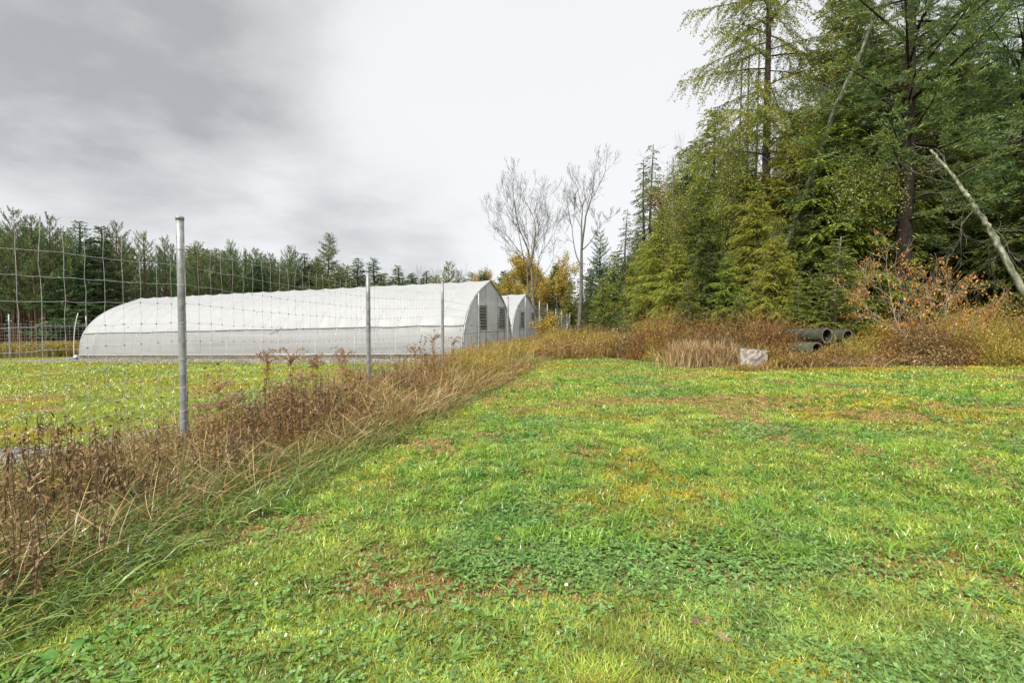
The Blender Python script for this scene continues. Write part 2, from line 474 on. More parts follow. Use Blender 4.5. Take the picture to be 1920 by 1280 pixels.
# broader, longer tufts of coarse grass
x, y = sample_wedge(2400, 1.5, 14, 1.5, rng); k = in_lawn(x, y, rng) & (fbm(x, y, 2.2, 61) > 0.47); x, y = x[k], y[k]
m = 26
X = np.repeat(x, m) + rng.normal(size=len(x) * m) * 0.045; Y = np.repeat(y, m) + rng.normal(size=len(x) * m) * 0.045
up, lean = jitter_dirs(len(X), rng, 0.35)
tc = np.repeat(np.where(rng.random((len(x), 1)) < .35, np.array([[.12, .29, .06]]), np.array([[.23, .39, .04]])), m, 0) * (0.7 + .6 * rng.random((len(X), 1)))
A.blades(np.stack([X, Y, ground(X, Y)], -1), up, lean, 0.07 + .10 * rng.random(len(X)), 0.0038 + .0009 * Y + .0015 * rng.random(len(X)), 0.7 + 1.3 * rng.random(len(X)), tc, 3)
# clover and small broad leaves
for n, d0, d1, p, sz in ((80000, 1.4, 7, 1.5, 1.0), (56000, 7, 24, 1.4, 1.0)):
    x, y = sample_wedge(n, d0, d1, p, rng); _, clo, yel, br = lawn_colour(x, y, rng)
    k = in_lawn(x, y, rng) & (rng.random(n) < 0.16 + 0.84 * clo); x, y = x[k], y[k]
    n = len(x); h = 0.018 + 0.035 * rng.random(n)
    P = np.stack([x, y, ground(x, y) + h], -1)
    s = (0.008 + 0.007 * rng.random(n)) * (1 + 0.08 * y) * sz
    a0 = rng.random(n) * 6.28
    c = np.array([0.22, 0.38, 0.105]) * (0.5 + 0.75 * rng.random((n, 1)))
    for j in range(3):
        a = a0 + j * 2.094
        D = unit(np.stack([np.cos(a), np.sin(a), rng.normal(size=n) * .35], -1))
        S = unit(np.cross(D, np.array([0, 0, 1.])) + rng.normal(size=(n, 3)) * 0.2)
        A.cards(P, D, S, s * 1.5, s * 1.5, c)
# dandelion / plantain rosettes
x, y = sample_wedge(1500, 1.5, 11, 1.5, rng); k = in_lawn(x, y, rng); x, y = x[k], y[k]
m = 9; n = len(x) * m
X = np.repeat(x, m); Y = np.repeat(y, m)
a = rng.random(n) * 6.28; lean = np.stack([np.cos(a), np.sin(a), 0 * a], -1)
up = unit(lean * (0.6 + .9 * rng.random((n, 1))) + np.array([0, 0, 1.]))
A.blades(np.stack([X, Y, ground(X, Y) + .005], -1), up, lean, 0.05 + .06 * rng.random(n), 0.011 + .009 * rng.random(n), 1.0 + .5 * rng.random(n),
         np.array([0.17, 0.30, 0.05]) * (0.6 + .8 * rng.random((n, 1))), 3)
tag(A.build('lawn_grass', M_GRASS), 'mown bright green grass with clover and brown thatch patches', None, None, 'stuff')

# grass of the fenced field, on the far side of the fence
A = Acc()
for n, d0, d1 in ((190000, 3.0, 34),):
    x, y = sample_wedge(n, d0, d1, 1.35, rng)
    t, v = fence_uv(x, y); u_, v_ = tunnel_uv(x, y)
    gr = (v_ > -3.3) & (u_ > -1.5)
    k = (v < -0.1) & (x < 1) & ~((y < 6.7) & (y > 5.6) & (x < -6.1)) & ~(gr & (rng.random(n) < 0.86)) & ~((v_ > 0) & (u_ > 0) & (u_ < TL)) & (x > -1.02 * y - 1)
    x, y = x[k], y[k]
    lawn_patch(A, x, y, rng, 1.15, np.array([1.05, 1.0, .9]))
tag(A.build('field_grass', M_GRASS), 'short yellow-green grass inside the wire fence', None, None, 'stuff')

# gravel pebbles beside the tunnel
n = 16000
u = rng.random(n) * 31 - 1.5; v = -rng.random(n) ** 0.8 * 3.6 - 0.1
P2 = T_O + u[:, None] * TU + v[:, None] * TV
nx = 2500
P3 = np.stack([-6.15 - rng.random(nx) * 3.2, 5.65 + rng.random(nx) * 1.0], -1)
P2 = np.concatenate([P2, P3]); n = len(P2)
keep = rng.random(n) < 0.3 + fbm(P2[:, 0], P2[:, 1], 1.0, 5)
P2 = P2[keep]; n = len(P2)
r = 0.014 + 0.03 * rng.random(n) ** 2; r[P2[:, 1] > 12] *= 1.5
c3 = np.stack([P2[:, 0], P2[:, 1], ground(P2[:, 0], P2[:, 1]) + r * .3], -1)
octv = np.array([[1, 0, 0], [0, 1, 0], [-1, 0, 0], [0, -1, 0], [0, 0, .6], [0, 0, -.6]])
v = c3[:, None] + octv[None] * r[:, None, None] * (0.7 + .6 * rng.random((n, 6, 1)))
tri = np.array([[0, 1, 4], [1, 2, 4], [2, 3, 4], [3, 0, 4], [1, 0, 5], [2, 1, 5], [3, 2, 5], [0, 3, 5]])
A = Acc(); A.add(v, tris=(np.arange(n)[:, None, None] * 6 + tri[None]).reshape(-1, 3), col=np.repeat(np.array([0.27, 0.25, 0.235]) * (0.45 + .9 * rng.random((n, 1))), 6, 0))
tag(A.build('gravel', M_STONE), 'grey gravel along the foot of the long white tunnel', None, None, 'stuff')

# ------------------------------------------------------------------ greenhouses
def arch(n, w=TW, h=4.34):
    """gothic hoop from the near wall over the ridge to the far wall"""
    hw = w / 2
    p = np.array([[0, 0], [0.0, 0.6], [0.07, 1.2], [0.26, 1.75], [0.65, 2.35], [1.25, 2.95], [2.05, 3.45], [2.9, 3.83], [3.6, 4.07], [hw, h]])
    p = p * [hw / p[-1, 0], 1]
    s = np.concatenate([[0], np.cumsum(np.hypot(*np.diff(p, axis=0).T))]); s /= s[-1]
    k = np.linspace(0, 1, n)
    # smooth the polyline
    xx = np.interp(k, s, p[:, 0]); zz_ = np.interp(k, s, p[:, 1])
    for _ in range(6):
        xx[1:-1] = (xx[:-2] + 2 * xx[1:-1] + xx[2:]) / 4; zz_[1:-1] = (zz_[:-2] + 2 * zz_[1:-1] + zz_[2:]) / 4
    L_ = np.stack([xx, zz_], -1)
    R_ = L_[::-1].copy(); R_[:, 0] = w - R_[:, 0]
    return np.concatenate([L_, R_[1:]])
PROF = arch(36)
SLOPE = 0.0209
def TP(u, v, z):               # tunnel coordinates to offsets from its corner
    u = np.asarray(u, float); v = np.asarray(v, float); z = np.asarray(z, float)
    x = u * TU[0] + v * TV[0]; y = u * TU[1] + v * TV[1]
    return np.stack([x, y, z + x * SLOPE], -1)
def make_tunnel():
    rng = np.random.default_rng(5)
    o = empty('greenhouse', (0, 0, 0))
    bays = 22; sub = 8
    us = np.linspace(0, TL, bays * sub + 1)
    fr = (us / TL * bays) % 1.0
    sag = np.sin(np.pi * fr) ** 0.8
    hip = 1.72
    near = PROF[:len(PROF) // 2 + 1]
    iz = np.searchsorted(near[:, 1], hip)
    cut = np.array([np.interp(hip, near[:, 1], near[:, 0]), hip])
    top = np.concatenate([[cut], near[iz:], PROF[len(PROF) // 2 + 1:len(PROF) - iz], [[TW - cut[0], hip]]])
    cen = np.array([TW / 2, 1.6])
    def sheet(prof, amp, wr, wave):
        m = len(prof)
        Vv = np.empty((len(us), m, 3))
        nrm = unit(prof - cen)
        for i, u in enumerate(us):
            k = np.arange(m)
            w = wr * (vn(k * 0.9 + u * 1.3, np.full(m, u * 2.1), 2.0, 31) - .5) * (0.04 + sag[i])
            off = -amp * sag[i] + w + 0.028
            p = prof + nrm * off[:, None] if np.ndim(off) else prof + nrm * off
            if wave: p[0, 1] += wave * (vn(np.array([u]), np.array([0.]), 1.4, 77)[0] - .5); 
            Vv[i] = TP(np.full(m, u), p[:, 0], p[:, 1])
        return Vv
    A = Acc(); A.grid(sheet(top, 0.06, 0.05, 0.04), (1, 1, 1)); A.build('roof_film', M_FILM, o, True)
    low = np.concatenate([near[:iz], [cut]]); low[0, 1] = 0.20
    lowf = np.linspace(0, 1, 9)
    lp = np.stack([np.interp(0.20 + lowf * (hip - 0.20), near[:, 1], near[:, 0]) - 0.002 + 0.004 * np.sin(lowf * 9), 0.20 + lowf * (hip - 0.23)], -1)
    A = Acc(); A.grid(sheet(lp, 0.03, 0.04, 0), (1, 1, 1)); A.build('side_curtain', M_CURT, o, True)
    lp2 = lp.copy(); lp2[:, 0] = TW - lp2[:, 0]
    A = Acc(); A.grid(sheet(lp2, 0.03, 0.04, 0), (1, 1, 1)); A.build('side_curtain', M_CURT, o, True)
    for i in range(bays + 1):
        u = TL * i / bays
        A = Acc(); pr = PROF.copy(); pr = cen + (pr - cen) * 1.0
        A.tube(TP(np.full(len(pr), u if 0 < i < bays else (0.03 if i == 0 else TL - .03)), pr[:, 0], pr[:, 1]), 0.036, (0.36, 0.37, 0.375), 6)
        A.build('hoop', M_CONC, o, True)
    for side in (0, 1):
        vv = cut[0] - 0.045 if side == 0 else TW - cut[0] + 0.045
        uu = np.linspace(0, TL, 90)
        A = Acc(); A.tube(TP(uu, np.full(90, vv), hip + 0.05 * (vn(uu, uu * 0, 1.4, 77) - .5)), 0.022, (0.25, 0.25, 0.24), 5); A.build('hip_rail', M_GALV, o, True)
        vv = 0.0 if side == 0 else TW
        s_ = -1 if side == 0 else 1
        A = Acc()
        A.box(TP(TL / 2, vv + s_ * 0.0, 0.09), (TL / 2 + .05, 0.03, 0.125), (0.125, 0.115, 0.075), np.append(TU, SLOPE * TU[0]), np.append(TV, 0), (0, 0, 1))
        A.build('baseboard', M_WOOD, o)
        A = Acc(); A.tube(TP([0, TL], [vv + s_ * .055] * 2, [.245, .245]), 0.022, (0.6, 0.6, 0.58), 6); A.build('roll_bar', M_GALV, o, True)
    A = Acc()
    for f in (0.42, 1.0, 0.72):
        q = near[int(f * (len(near) - 1))]
        for vv in {round(q[0], 3), round(TW - q[0], 3)}:
            A.tube(TP([.1, TL - .1], [vv + (.22 if vv < TW / 2 else -.22)] * 2, [q[1] - .22] * 2), 0.022, (0.34, 0.35, 0.36), 5)
    A.build('purlins', M_GALV, o, True)
    # wind braces in the first and last bays
    for u0, u1 in ((0.1, 4.0), (TL - .1, TL - 4.0), (11.5, 14.2)):
        A = Acc(); A.tube(TP([u0, u1], [0.06, 0.45], [0.1, 2.1] if u0 != 11.5 else [2.0, .1]), 0.02, (0.4, 0.42, 0.43), 5); A.build('wind_brace', M_GALV, o, True)
    # end walls
    for e in (0, 1):
        u = -0.02 if e == 0 else TL + 0.02
        s_ = -1 if e == 0 else 1
        ww = empty('end_wall', (0, 0, 0)); ww.parent = o
        m = len(PROF); rows = 14
        Vv = np.empty((m, rows, 3))
        for j in range(rows):
            f = j / (rows - 1)
            z = PROF[:, 1] * f
            bul = 0.05 * np.sin(np.pi * f) * (vn(PROF[:, 0] * 1.3, z * 1.3, 1.0, 9) - .5)
            Vv[:, j] = TP(u + s_ * bul, PROF[:, 0], z)
        A = Acc(); A.grid(Vv, (1, 1, 1)); A.build('wall_film', M_END, ww, True)
        A = Acc()
        A.tube(TP(np.full(m, u + s_ * .03), PROF[:, 0], PROF[:, 1]), 0.04, (0.30, 0.33, 0.35), 6); A.build('end_trim', M_GALV, ww, True)
        A = Acc()
        for vv in (2.05, 3.4, 5.5, 6.85):
            zt = np.interp(vv if vv < TW / 2 else TW - vv, near[:, 0], near[:, 1])
            A.box(TP(u + s_ * 0.045, vv, zt / 2), (0.02, 0.03, zt / 2 - .02), (0.40, 0.43, 0.44), np.append(TU, SLOPE * TU[0]), np.append(TV, 0), (0, 0, 1))
        A.box(TP(u + s_ * .047, TW / 2, 1.32), (0.018, TW / 2 - .22, 0.03), (0.42, 0.45, 0.46), np.append(TU, SLOPE * TU[0]), np.append(TV, 0), (0, 0, 1))
        A.build('framing', M_GALV, ww)
        if e == 0:
            for vv in (2.72, 6.18):
                vt = empty('louver_vent', (0, 0, 0)); vt.parent = o
                A = Acc(); X_, Y_, Z_ = np.append(TU, SLOPE * TU[0]), np.append(TV, 0), (0, 0, 1)
                zc = 2.12
                A.box(TP(-0.075, vv, zc), (0.01, 0.60, 0.66), (0.02, 0.025, 0.025), X_, Y_, Z_); A.build('shade_panel', M_WOOD, vt)  # solid near-black panel paints the shade behind the slats
                A = Acc()
                for sv_ in (-1, 1):
                    A.box(TP(-0.10, vv + sv_ * .625, zc), (0.05, 0.025, 0.68), (0.45, 0.48, 0.49), X_, Y_, Z_)
                    A.box(TP(-0.10, vv, zc + sv_ * .685), (0.055, 0.66, 0.03), (0.45, 0.48, 0.49), X_, Y_, Z_)
                A.build('vent_frame', M_GALV, vt)
                A = Acc()
                for j in range(8):
                    A.box(TP(-0.115, vv, zc - .58 + j * .165), (0.05, 0.595, 0.006), (0.50, 0.52, 0.50), unit(np.append(TU, -0.9)), Y_, unit(np.array([-TU[0] * .9, -TU[1] * .9, -1.0]) * -1))
                A.build('slats', M_GALV, vt)
    return o
g1 = make_tunnel()
g1.location = (T_O[0], T_O[1], gz(*T_O) - 0.03)
tag(g1, 'long white film greenhouse tunnel nearest the wire fence, in front of the other', 'greenhouse', 'white gothic greenhouse tunnels')
g2 = copy_tree(g1)
o2 = T_O + np.array([2.5, 12.6])
g2.location = (o2[0], o2[1], gz(*o2) - 0.03)
tag(g2, 'smaller-looking white greenhouse tunnel standing behind the long near one', 'greenhouse', 'white gothic greenhouse tunnels')

# ------------------------------------------------------------------ fences
POST_T = [-4.9, 0, 4.9, 9.74, 14.0, 19.4, 24.3, 29.8, 33.8, 39.3, 44.0, 49.3, 52.7]
POST_TOP = [None, 410, 508, 526, 547, 557, 556, 563.6, 569, 578.5, 582, 587, 586.5]   # picture rows of the post tops
WZ = [2.66, 2.43, 2.18, 1.93, 1.68, 1.44, 1.20, 1.00, 0.82, 0.66, 0.50, 0.36, 0.22, 0.10]
def post_mesh(A, x, y, z0, z1, r, lean=(0, 0)):
    zs = np.linspace(z0 - 0.4, z1, 6)
    A.tube(np.stack([x + lean[0] * (zs - z0), y + lean[1] * (zs - z0), zs], -1), r, (0.27, 0.28, 0.285), 16)
def wire_panel(A, p0, p1, z0, z1, stay, rng, r=0.0024, wz=WZ, col=(0.66, 0.68, 0.69), knots=True, wob=.7):
    L = math.dist(p0, p1); ns = max(2, int(round(L / stay)))
    d = (np.array(p1) - np.array(p0)) / L; nrm = np.array([d[1], -d[0]])
    P = np.empty((len(wz), ns + 1, 3))
    for j, z in enumerate(wz):
        f = np.linspace(0, 1, ns + 1)
        off = 0.01 * wob * rng.normal(size=ns + 1)
        xy = np.array(p0) + np.outer(f, d) * L + np.outer(0.055 + off, nrm)
        droop = -0.03 * np.sin(np.pi * f)
        P[j, :, :2] = xy + np.outer(0.007 * wob * rng.normal(size=ns + 1), d)
        P[j, :, 2] = z + z0 + (z1 - z0) * f + droop + 0.006 * wob * rng.normal(size=ns + 1)
    # line wires with a kink midway between stays
    a = P[:, :-1].reshape(-1, 3); b = P[:, 1:].reshape(-1, 3)
    mid = (a + b) / 2 + rng.normal(size=a.shape) * [0.002, 0.002, 0.005] * wob + np.array([0, 0, -0.004])
    A.prisms(a, mid, r, r, col); A.prisms(mid, b, r, r, col)
    a = P[:-1].reshape(-1, 3); b = P[1:].reshape(-1, 3)
    mid = (a + b) / 2 + np.concatenate([np.outer(0.006 * wob * rng.normal(size=len(a)), d), np.zeros((len(a), 1))], 1)
    A.prisms(a, mid, r, r, col); A.prisms(mid, b, r, r, col)
    tp = P[0] + [0, 0, 0.07]; A.prisms(P[0], tp, r, r, col)
    if knots:
        K = P[1:].reshape(-1, 3)
        hd = np.append(d, 0) * 0.010
        A.prisms(K - hd + [0, 0, .004], K + hd - [0, 0, .004], 0.0055, 0.0055, (0.40, 0.41, 0.42), 4)
        A.prisms(K - [0, 0, .009], K + [0, 0, .009], 0.0048, 0.0048, (0.40, 0.41, 0.42), 4)
rng = np.random.default_rng(3)
fence = empty('wire_fence', (0, 0, 0))
tag(fence, 'tall galvanised deer fence with round steel posts running past the tunnel ends', 'fence', None)
bases = []
for t, top in zip(POST_T, POST_TOP):
    p = fence_t(t); g = gz(*p)
    if top is None: z1 = g + 3.05
    else: z1 = EYE + (612.0 - top) / F * p[1]
    r = 0.047 if t < 30 else 0.042
    off = float(np.clip(z1 - g - 3.06, -.45, .45))
    bases.append((p, g + off * 0.9))
    po = empty('post', (0, 0, 0)); po.parent = fence
    A = Acc(); post_mesh(A, p[0], p[1], g, z1, r); A.build('tube', M_GALV, po, True)
    A = Acc(); A.tube([(p[0], p[1], z1 - .03), (p[0], p[1], z1 + .012), (p[0], p[1], z1 + .02)], [r * 1.10, r * 1.10, r * 0.7], (0.30, 0.31, 0.32), 16); A.build('cap', M_GALV, po, True)
    if t < 26:
        for z in WZ[::2]:
            A = Acc(); a = np.linspace(0, 2 * math.pi, 13)
            zz2 = z + bases[-1][1]
            A.tube(np.stack([p[0] + (r + .003) * np.cos(a), p[1] + (r + .003) * np.sin(a), zz2 + .012 * np.sin(a)], -1), 0.0025, (0.5, 0.5, 0.5), 4, caps=False)
            A.build('wire_tie', M_WIRE, po, True)
for (p0, z0), (p1, z1) in zip(bases[:-1], bases[1:]):
    far = p0[1] > 22
    A = Acc(); wire_panel(A, p0, p1, z0, z1, 0.205 if not far else 0.4, rng, 0.0020 if not far else 0.003, knots=not far)
    A.build('wire_mesh', M_WIRE, fence)
def brace(pa, pb, za, zb, parent):
    A = Acc(); A.tube([(pa[0], pa[1], za), (pb[0], pb[1], zb)], 0.035, (0.5, 0.52, 0.53), 8); return A.build('brace', M_GALV, parent, True)
pA, pB = fence_t(29.8), fence_t(49.3)
brace(fence_t(48.9) + FN * .1, fence_t(49.3), 0.9, 2.2, fence)
brace(fence_t(44.4), fence_t(52.5), gz(*fence_t(44.4)) + .1, EYE + (612 - 600) / F * fence_t(52.5)[1], fence)
# back fence from the far corner and the fence on the far left
def simple_fence(label, p0, d, n, h, panels=True, step=4.9):
    o = empty('wire_fence', (0, 0, 0)); tag(o, label, 'fence')
    pts = [np.array(p0) + np.array(d) * step * i for i in range(n)]
    for p in pts:
        A = Acc(); post_mesh(A, p[0], p[1], gz(*p), gz(*p) + h, 0.05); A.build('post', M_GALV, o, True)
    for a, b in zip(pts[:-1], pts[1:]):
        A = Acc(); wire_panel(A, a, b, gz(*a), gz(*b), 0.3, rng, 0.006, WZ[1:], (0.55, 0.56, 0.57), False); A.build('wire_mesh', M_WIRE, o)
    return o
simple_fence('far wire fence closing the field behind the two white tunnels', fence_t(52.7) + np.array([-FD[1], FD[0]]) * 0.1 + FD * .3, (-FN[0], -FN[1]), 9, 2.9)
simple_fence('distant wire fence beyond the left end of the long tunnel', np.array([-34.55, 33.0]) - FD * 9.8, FD, 9, 3.1)
# leaning white pole and plastic jug at the far tunnel end
p = at(139, 31.5)
A = Acc(); zs = np.linspace(0, 1, 9)
A.tube(np.stack([p[0] - .05 + .35 * zs ** 3, p[1] + 0 * zs, p[2] + zs * 3.05], -1), 0.024, (0.62, 0.63, 0.63), 8)
tag(A.build('bent_pole', M_PLAIN, None, True), 'thin white pole bent at its top beside the tunnel end', 'pole')
jug = empty('plastic_jug', at(141, 31.0), 0, .55); tag(jug, 'white and blue plastic jug at the foot of the tunnel corner', 'jug')
A = Acc(); A.tube([(0, 0, 0), (0, 0, .03), (0, 0, .42), (0, 0, .52), (0, 0, .56)], [.2, .22, .22, .12, .07], (0.6, 0.62, 0.64), 14); A.build('jug_body', M_PLAIN, jug, True)
A = Acc(); A.tube([(0, 0, .05), (0, 0, .26)], [.225, .225], (0.05, 0.12, 0.3), 14, caps=False); A.build('blue_band', M_PLAIN, jug, True)
A = Acc(); A.tube([(0, 0, .56), (0, 0, .63)], [.08, .08], (0.05, 0.12, 0.3), 12); A.build('cap', M_PLAIN, jug, True)

# ------------------------------------------------------------------ tree builders
def pal(cols, n, rng, lo=0.7, hi=1.3):
    cols = np.asarray(cols, float)
    c = cols[rng.integers(0, len(cols), n)]
    return c * (lo + (hi - lo) * rng.random((n, 1)))
def trunk(A, H, r0, rng, bend=0.2, col=(0.09, 0.07, 0.05), lean=(0, 0), r1=0.02, sides=9, root=True):
    k = 16; z = np.linspace(-0.3, H, k); f = np.clip(z / H, 0, 1)
    ph = rng.random(2) * 6
    x = bend * np.sin(f * 4 + ph[0]) * f + lean[0] * z; y = bend * np.sin(f * 3.3 + ph[1]) * f + lean[1] * z
    r = r0 * (1 - f) ** 0.85 + r1
    if root: r[0] *= 1.5; r[1] *= 1.12
    A.tube(np.stack([x, y, z], -1), r, col, sides, wob=0.06, rng=rng)
    return lambda zz_: np.stack([np.interp(zz_, z, x), np.interp(zz_, z, y), zz_], -1)
def conifer(name, seed, H, z0, nb, R, p):
    """p: up (branch pitch), droop, twig, card L/W, density, colours"""
    rng = np.random.default_rng(seed)
    o = empty(name, (0, 0, 0))
    A = Acc()
    spine = trunk(A, H, p.get('r', H * 0.014), rng, p.get('bend', .12), p.get('bark', (.075, .058, .043)), p.get('lean', (0, 0)))
    T = A
    f = np.linspace(0, 1, nb) ** p.get('pack', 0.9)
    zb = z0 + (H - z0) * f * 0.985 + rng.normal(size=nb) * .08
    if p.get('whorl'):
        w = p['whorl']; zb = np.round((zb - z0) / w) * w + z0 + rng.normal(size=nb) * .05
    zb = np.minimum(zb, H - .05)
    az = np.arange(nb) * 2.399 + rng.normal(size=nb) * .5
    fr = np.clip((zb - z0) / (H - z0), 0, 1)
    L = np.maximum(R(fr) * (0.62 + 0.55 * rng.random(nb)), 0.15)
    if p.get('gaps'): L = L * np.where(rng.random(nb) < p['gaps'], 0.35, 1.0)
    phi = np.radians(p['up0'] + (p['up1'] - p['up0']) * fr + rng.normal(size=nb) * 7)
    out = np.stack([np.cos(az), np.sin(az), 0 * az], -1)
    B0 = spine(zb)
    def path(s, i):              # point at fraction s of branch i
        Ls = L[i] * s
        q = B0[i] + out[i] * (Ls * np.cos(phi[i]))[:, None]
        q[:, 2] += Ls * np.sin(phi[i]) - p['droop'] * L[i] * s ** 2 + p.get('curl', 0) * L[i] * s ** 3
        return q
    ii = np.arange(nb)
    prev = path(np.zeros(nb), ii); nsg = 5
    br = 0.006 + L * 0.0095 * p.get('bthick', 1)
    for k in range(1, nsg + 1):
        cur = path(np.full(nb, k / nsg), ii)
        T.prisms(prev, cur, br * (1 - (k - 1) / nsg) + .003, br * (1 - k / nsg) + .003, p.get('bark', (.075, .058, .043)), 3); prev = cur
    # side twigs
    ds = p['ds']
    cnt = np.maximum((L * (1 - p.get('s0', .2)) / ds).astype(int), 2)
    bi = np.repeat(ii, cnt)
    k = np.arange(len(bi)) - np.repeat(np.cumsum(cnt) - cnt, cnt)
    s = p.get('s0', .2) + (1 - p.get('s0', .2)) * (k + rng.random(len(bi))) / np.repeat(cnt, cnt)
    s = np.clip(s, 0, 1)
    P0 = path(s, bi); Pn = path(np.clip(s + .05, 0, 1.05), bi)
    tan = unit(Pn - P0)
    lat = unit(np.cross(tan, np.array([0, 0, 1.])))
    sd = np.where(rng.random(len(bi)) < .5, -1., 1.)[:, None]
    beta = np.radians(p.get('beta', 50) + rng.normal(size=len(bi)) * 14)[:, None]
    vert = rng.normal(size=(len(bi), 1)) * p.get('vs', .25) + p.get('vz', -.1)
    td = unit(tan * np.cos(beta) + lat * sd * np.sin(beta) + np.array([0, 0, 1.]) * vert)
    tl = (p['twig'] * L[bi] * (1 - s) ** .7 + p.get('tmin', .14)) * (0.6 + .7 * rng.random(len(bi)))
    # needle cards along the twigs
    sp = p['sp']
    c2 = np.maximum((tl / sp).astype(int), 1)
    ti = np.repeat(np.arange(len(bi)), c2)
    k2 = np.arange(len(ti)) - np.repeat(np.cumsum(c2) - c2, c2)
    q = (k2 + rng.random(len(ti))) / np.repeat(c2, c2)
    P = P0[ti] + td[ti] * (tl[ti] * q)[:, None]
    P[:, 2] -= p.get('tdroop', .25) * tl[ti] * q ** 2
    n = len(ti)
    s2 = np.where(rng.random(n) < .5, -1., 1.)[:, None]
    tlat = unit(np.cross(td[ti], np.array([0, 0, 1.])))
    if p.get('tuft'):
        D = unit(td[ti] * p.get('fwd', .7) + rng.normal(size=(n, 3)) * .55 + np.array([0, 0, p.get('tz', .1)]))
        S = unit(np.cross(D, rng.normal(size=(n, 3))))
    else:
        D = unit(td[ti] * .75 + tlat * s2 * .65 + rng.normal(size=(n, 3)) * .18 + np.array([0, 0, p.get('tz', -.05)]))
        S = unit(np.cross(D, np.array([0, 0, 1.]) + rng.normal(size=(n, 3)) * .9))
    cl = pal(p['cols'], len(bi), rng, .75, 1.25)[ti]
    ycl = np.clip(p.get('tip', 0) * (s[ti] * .6 + q * .6 - .35), 0, 1)[:, None] * (rng.random((len(bi), 1))[ti] < .6)
    cl = cl * (1 - ycl) + np.array(p.get('tipcol', (.26, .25, .03))) * ycl
    if p.get('patch'):
        pv = (fbm(az[bi][ti] * 1.1 + 5, zb[bi][ti] * .9, .8, seed) > p['patch'])[:, None]
        cl = np.where(pv, np.array(p.get('patchcol', (.30, .20, .04))) * (.7 + .6 * rng.random((n, 1))), cl)
    A2 = Acc()
    A2.cards(P, D, S, p['cl'] * (.7 + .6 * rng.random(n)), p['cw'] * (.7 + .6 * rng.random(n)), cl * (.8 + .4 * rng.random((n, 1))))
    T.build('trunk', M_BARK, o, True)
    A2.build('crown', M_NEEDLE, o)
    return o

def grow(rng, segs, tips, A, D, L, r, lvl, q):
    n = q.get('n', 5); a = A; d = D
    for i in range(n):
        d = unit(d + rng.normal(size=3) * q.get('wig', .12) * (.45 if lvl == q['lv'] else 1) + np.array([0, 0, q['up']]) * (0.25 if lvl < q['lv'] else .05))
        b = a + d * L / n
        r0 = r * (1 - .55 * i / n); r1 = r * (1 - .55 * (i + 1) / n)
        segs.append((a, b, max(r0, q.get('rmin', .004)), max(r1, q.get('rmin', .004))))
        a = b
        if lvl > 0 and (i >= (q.get('st', 1) if lvl == q['lv'] else 0)) and rng.random() < q.get('pb', .8):
            ang = math.radians(q['ang'] + rng.normal() * 12)
            w = rng.normal(size=3); w = unit(w - d * np.dot(w, d))
            cd = unit(d * math.cos(ang) + w * math.sin(ang))
            if lvl < q['lv']: cd = unit(cd + np.array([0, 0, .12]))
            grow(rng, segs, tips, a, cd, L * q['ratio'] * (.7 + .5 * rng.random()) * (1 - .35 * i / n), r1 * q.get('rr', .6), lvl - 1, q)
        if lvl <= q.get('tl', 1): tips.append((b, d, lvl))
    if lvl > 0:
        for _ in range(2):
            cd = unit(d + rng.normal(size=3) * .35)
            grow(rng, segs, tips, a, cd, L * q['ratio'], r * .42, lvl - 1, q)
def broadleaf(name, seed, base_len, r, q, bark=(.22, .20, .17), leaf=None, lean=(0, 0), stems=1, spread=.2):
    rng = np.random.default_rng(seed)
    o = empty(name, (0, 0, 0)); segs = []; tips = []
    for k in range(stems):
        d = unit(np.array([lean[0] + rng.normal() * spread * (stems > 1), lean[1] + rng.normal() * spread * (stems > 1), 1.]))
        grow(rng, segs, tips, np.array([rng.normal() * .1 * (stems > 1), rng.normal() * .1 * (stems > 1), -.2]), d, base_len * (1 if k == 0 else .75 + .3 * rng.random()), r * (1 if k == 0 else .7), q['lv'], q)
    a = np.array([s[0] for s in segs]); b = np.array([s[1] for s in segs]); ra = np.array([s[2] for s in segs]); rb = np.array([s[3] for s in segs])
    b = b + (b - a) * .04
    A = Acc(); big = ra > r * .25
    cb = np.asarray(bark) * (.8 + .4 * rng.random((len(a), 1)))
    A.prisms(a[big], b[big], ra[big], rb[big], np.asarray(bark), 8)
    A.prisms(a[~big], b[~big], ra[~big], rb[~big], cb[~big] * .8, 3)
    A.build('trunk', M_BARK, o)
    if leaf:
        tp = np.array([t[0] for t in tips]); 
        m = leaf['m']; n = len(tp) * m
        P = np.repeat(tp, m, 0) + rng.normal(size=(n, 3)) * leaf['r']
        keep = rng.random(n) < np.clip(leaf.get('keep', 1), 0, 1)
        cc = pal(leaf['cols'], len(tp), rng, .8, 1.2)
        cc = np.repeat(cc, m, 0)[keep] * (.7 + .6 * rng.random((keep.sum(), 1)))
        P = P[keep]; n = len(P)
        D = unit(rng.normal(size=(n, 3)) + [0, 0, leaf.get('dz', -.5)]); S = unit(np.cross(D, rng.normal(size=(n, 3))))
        A = Acc(); A.cards(P, D, S, leaf['l'] * (.7 + .6 * rng.random(n)), leaf['w'] * (.7 + .6 * rng.random(n)), cc)
        A.build('crown', M_LEAF, o)
    return o
def place(o, px, d, H=None, H0=None, rz=None, sc=None, top=None):
    x, y, z = at(px, d)
    if top is not None: H = (612 - top) / F * d + EYE - z
    s = sc if sc else (H / H0 if H else 1)
    o.location = (x, y, z - .05); o.scale = (s, s, s)
    if rz is not None: o.rotation_euler = (0, 0, rz)
    return o
def ztop(o):
    h = 0
    for ch in o.children:
        a = np.empty(len(ch.data.vertices) * 3, np.float32); ch.data.vertices.foreach_get('co', a); h = max(h, a[2::3].max())
    return float(h)
measured_height = ztop
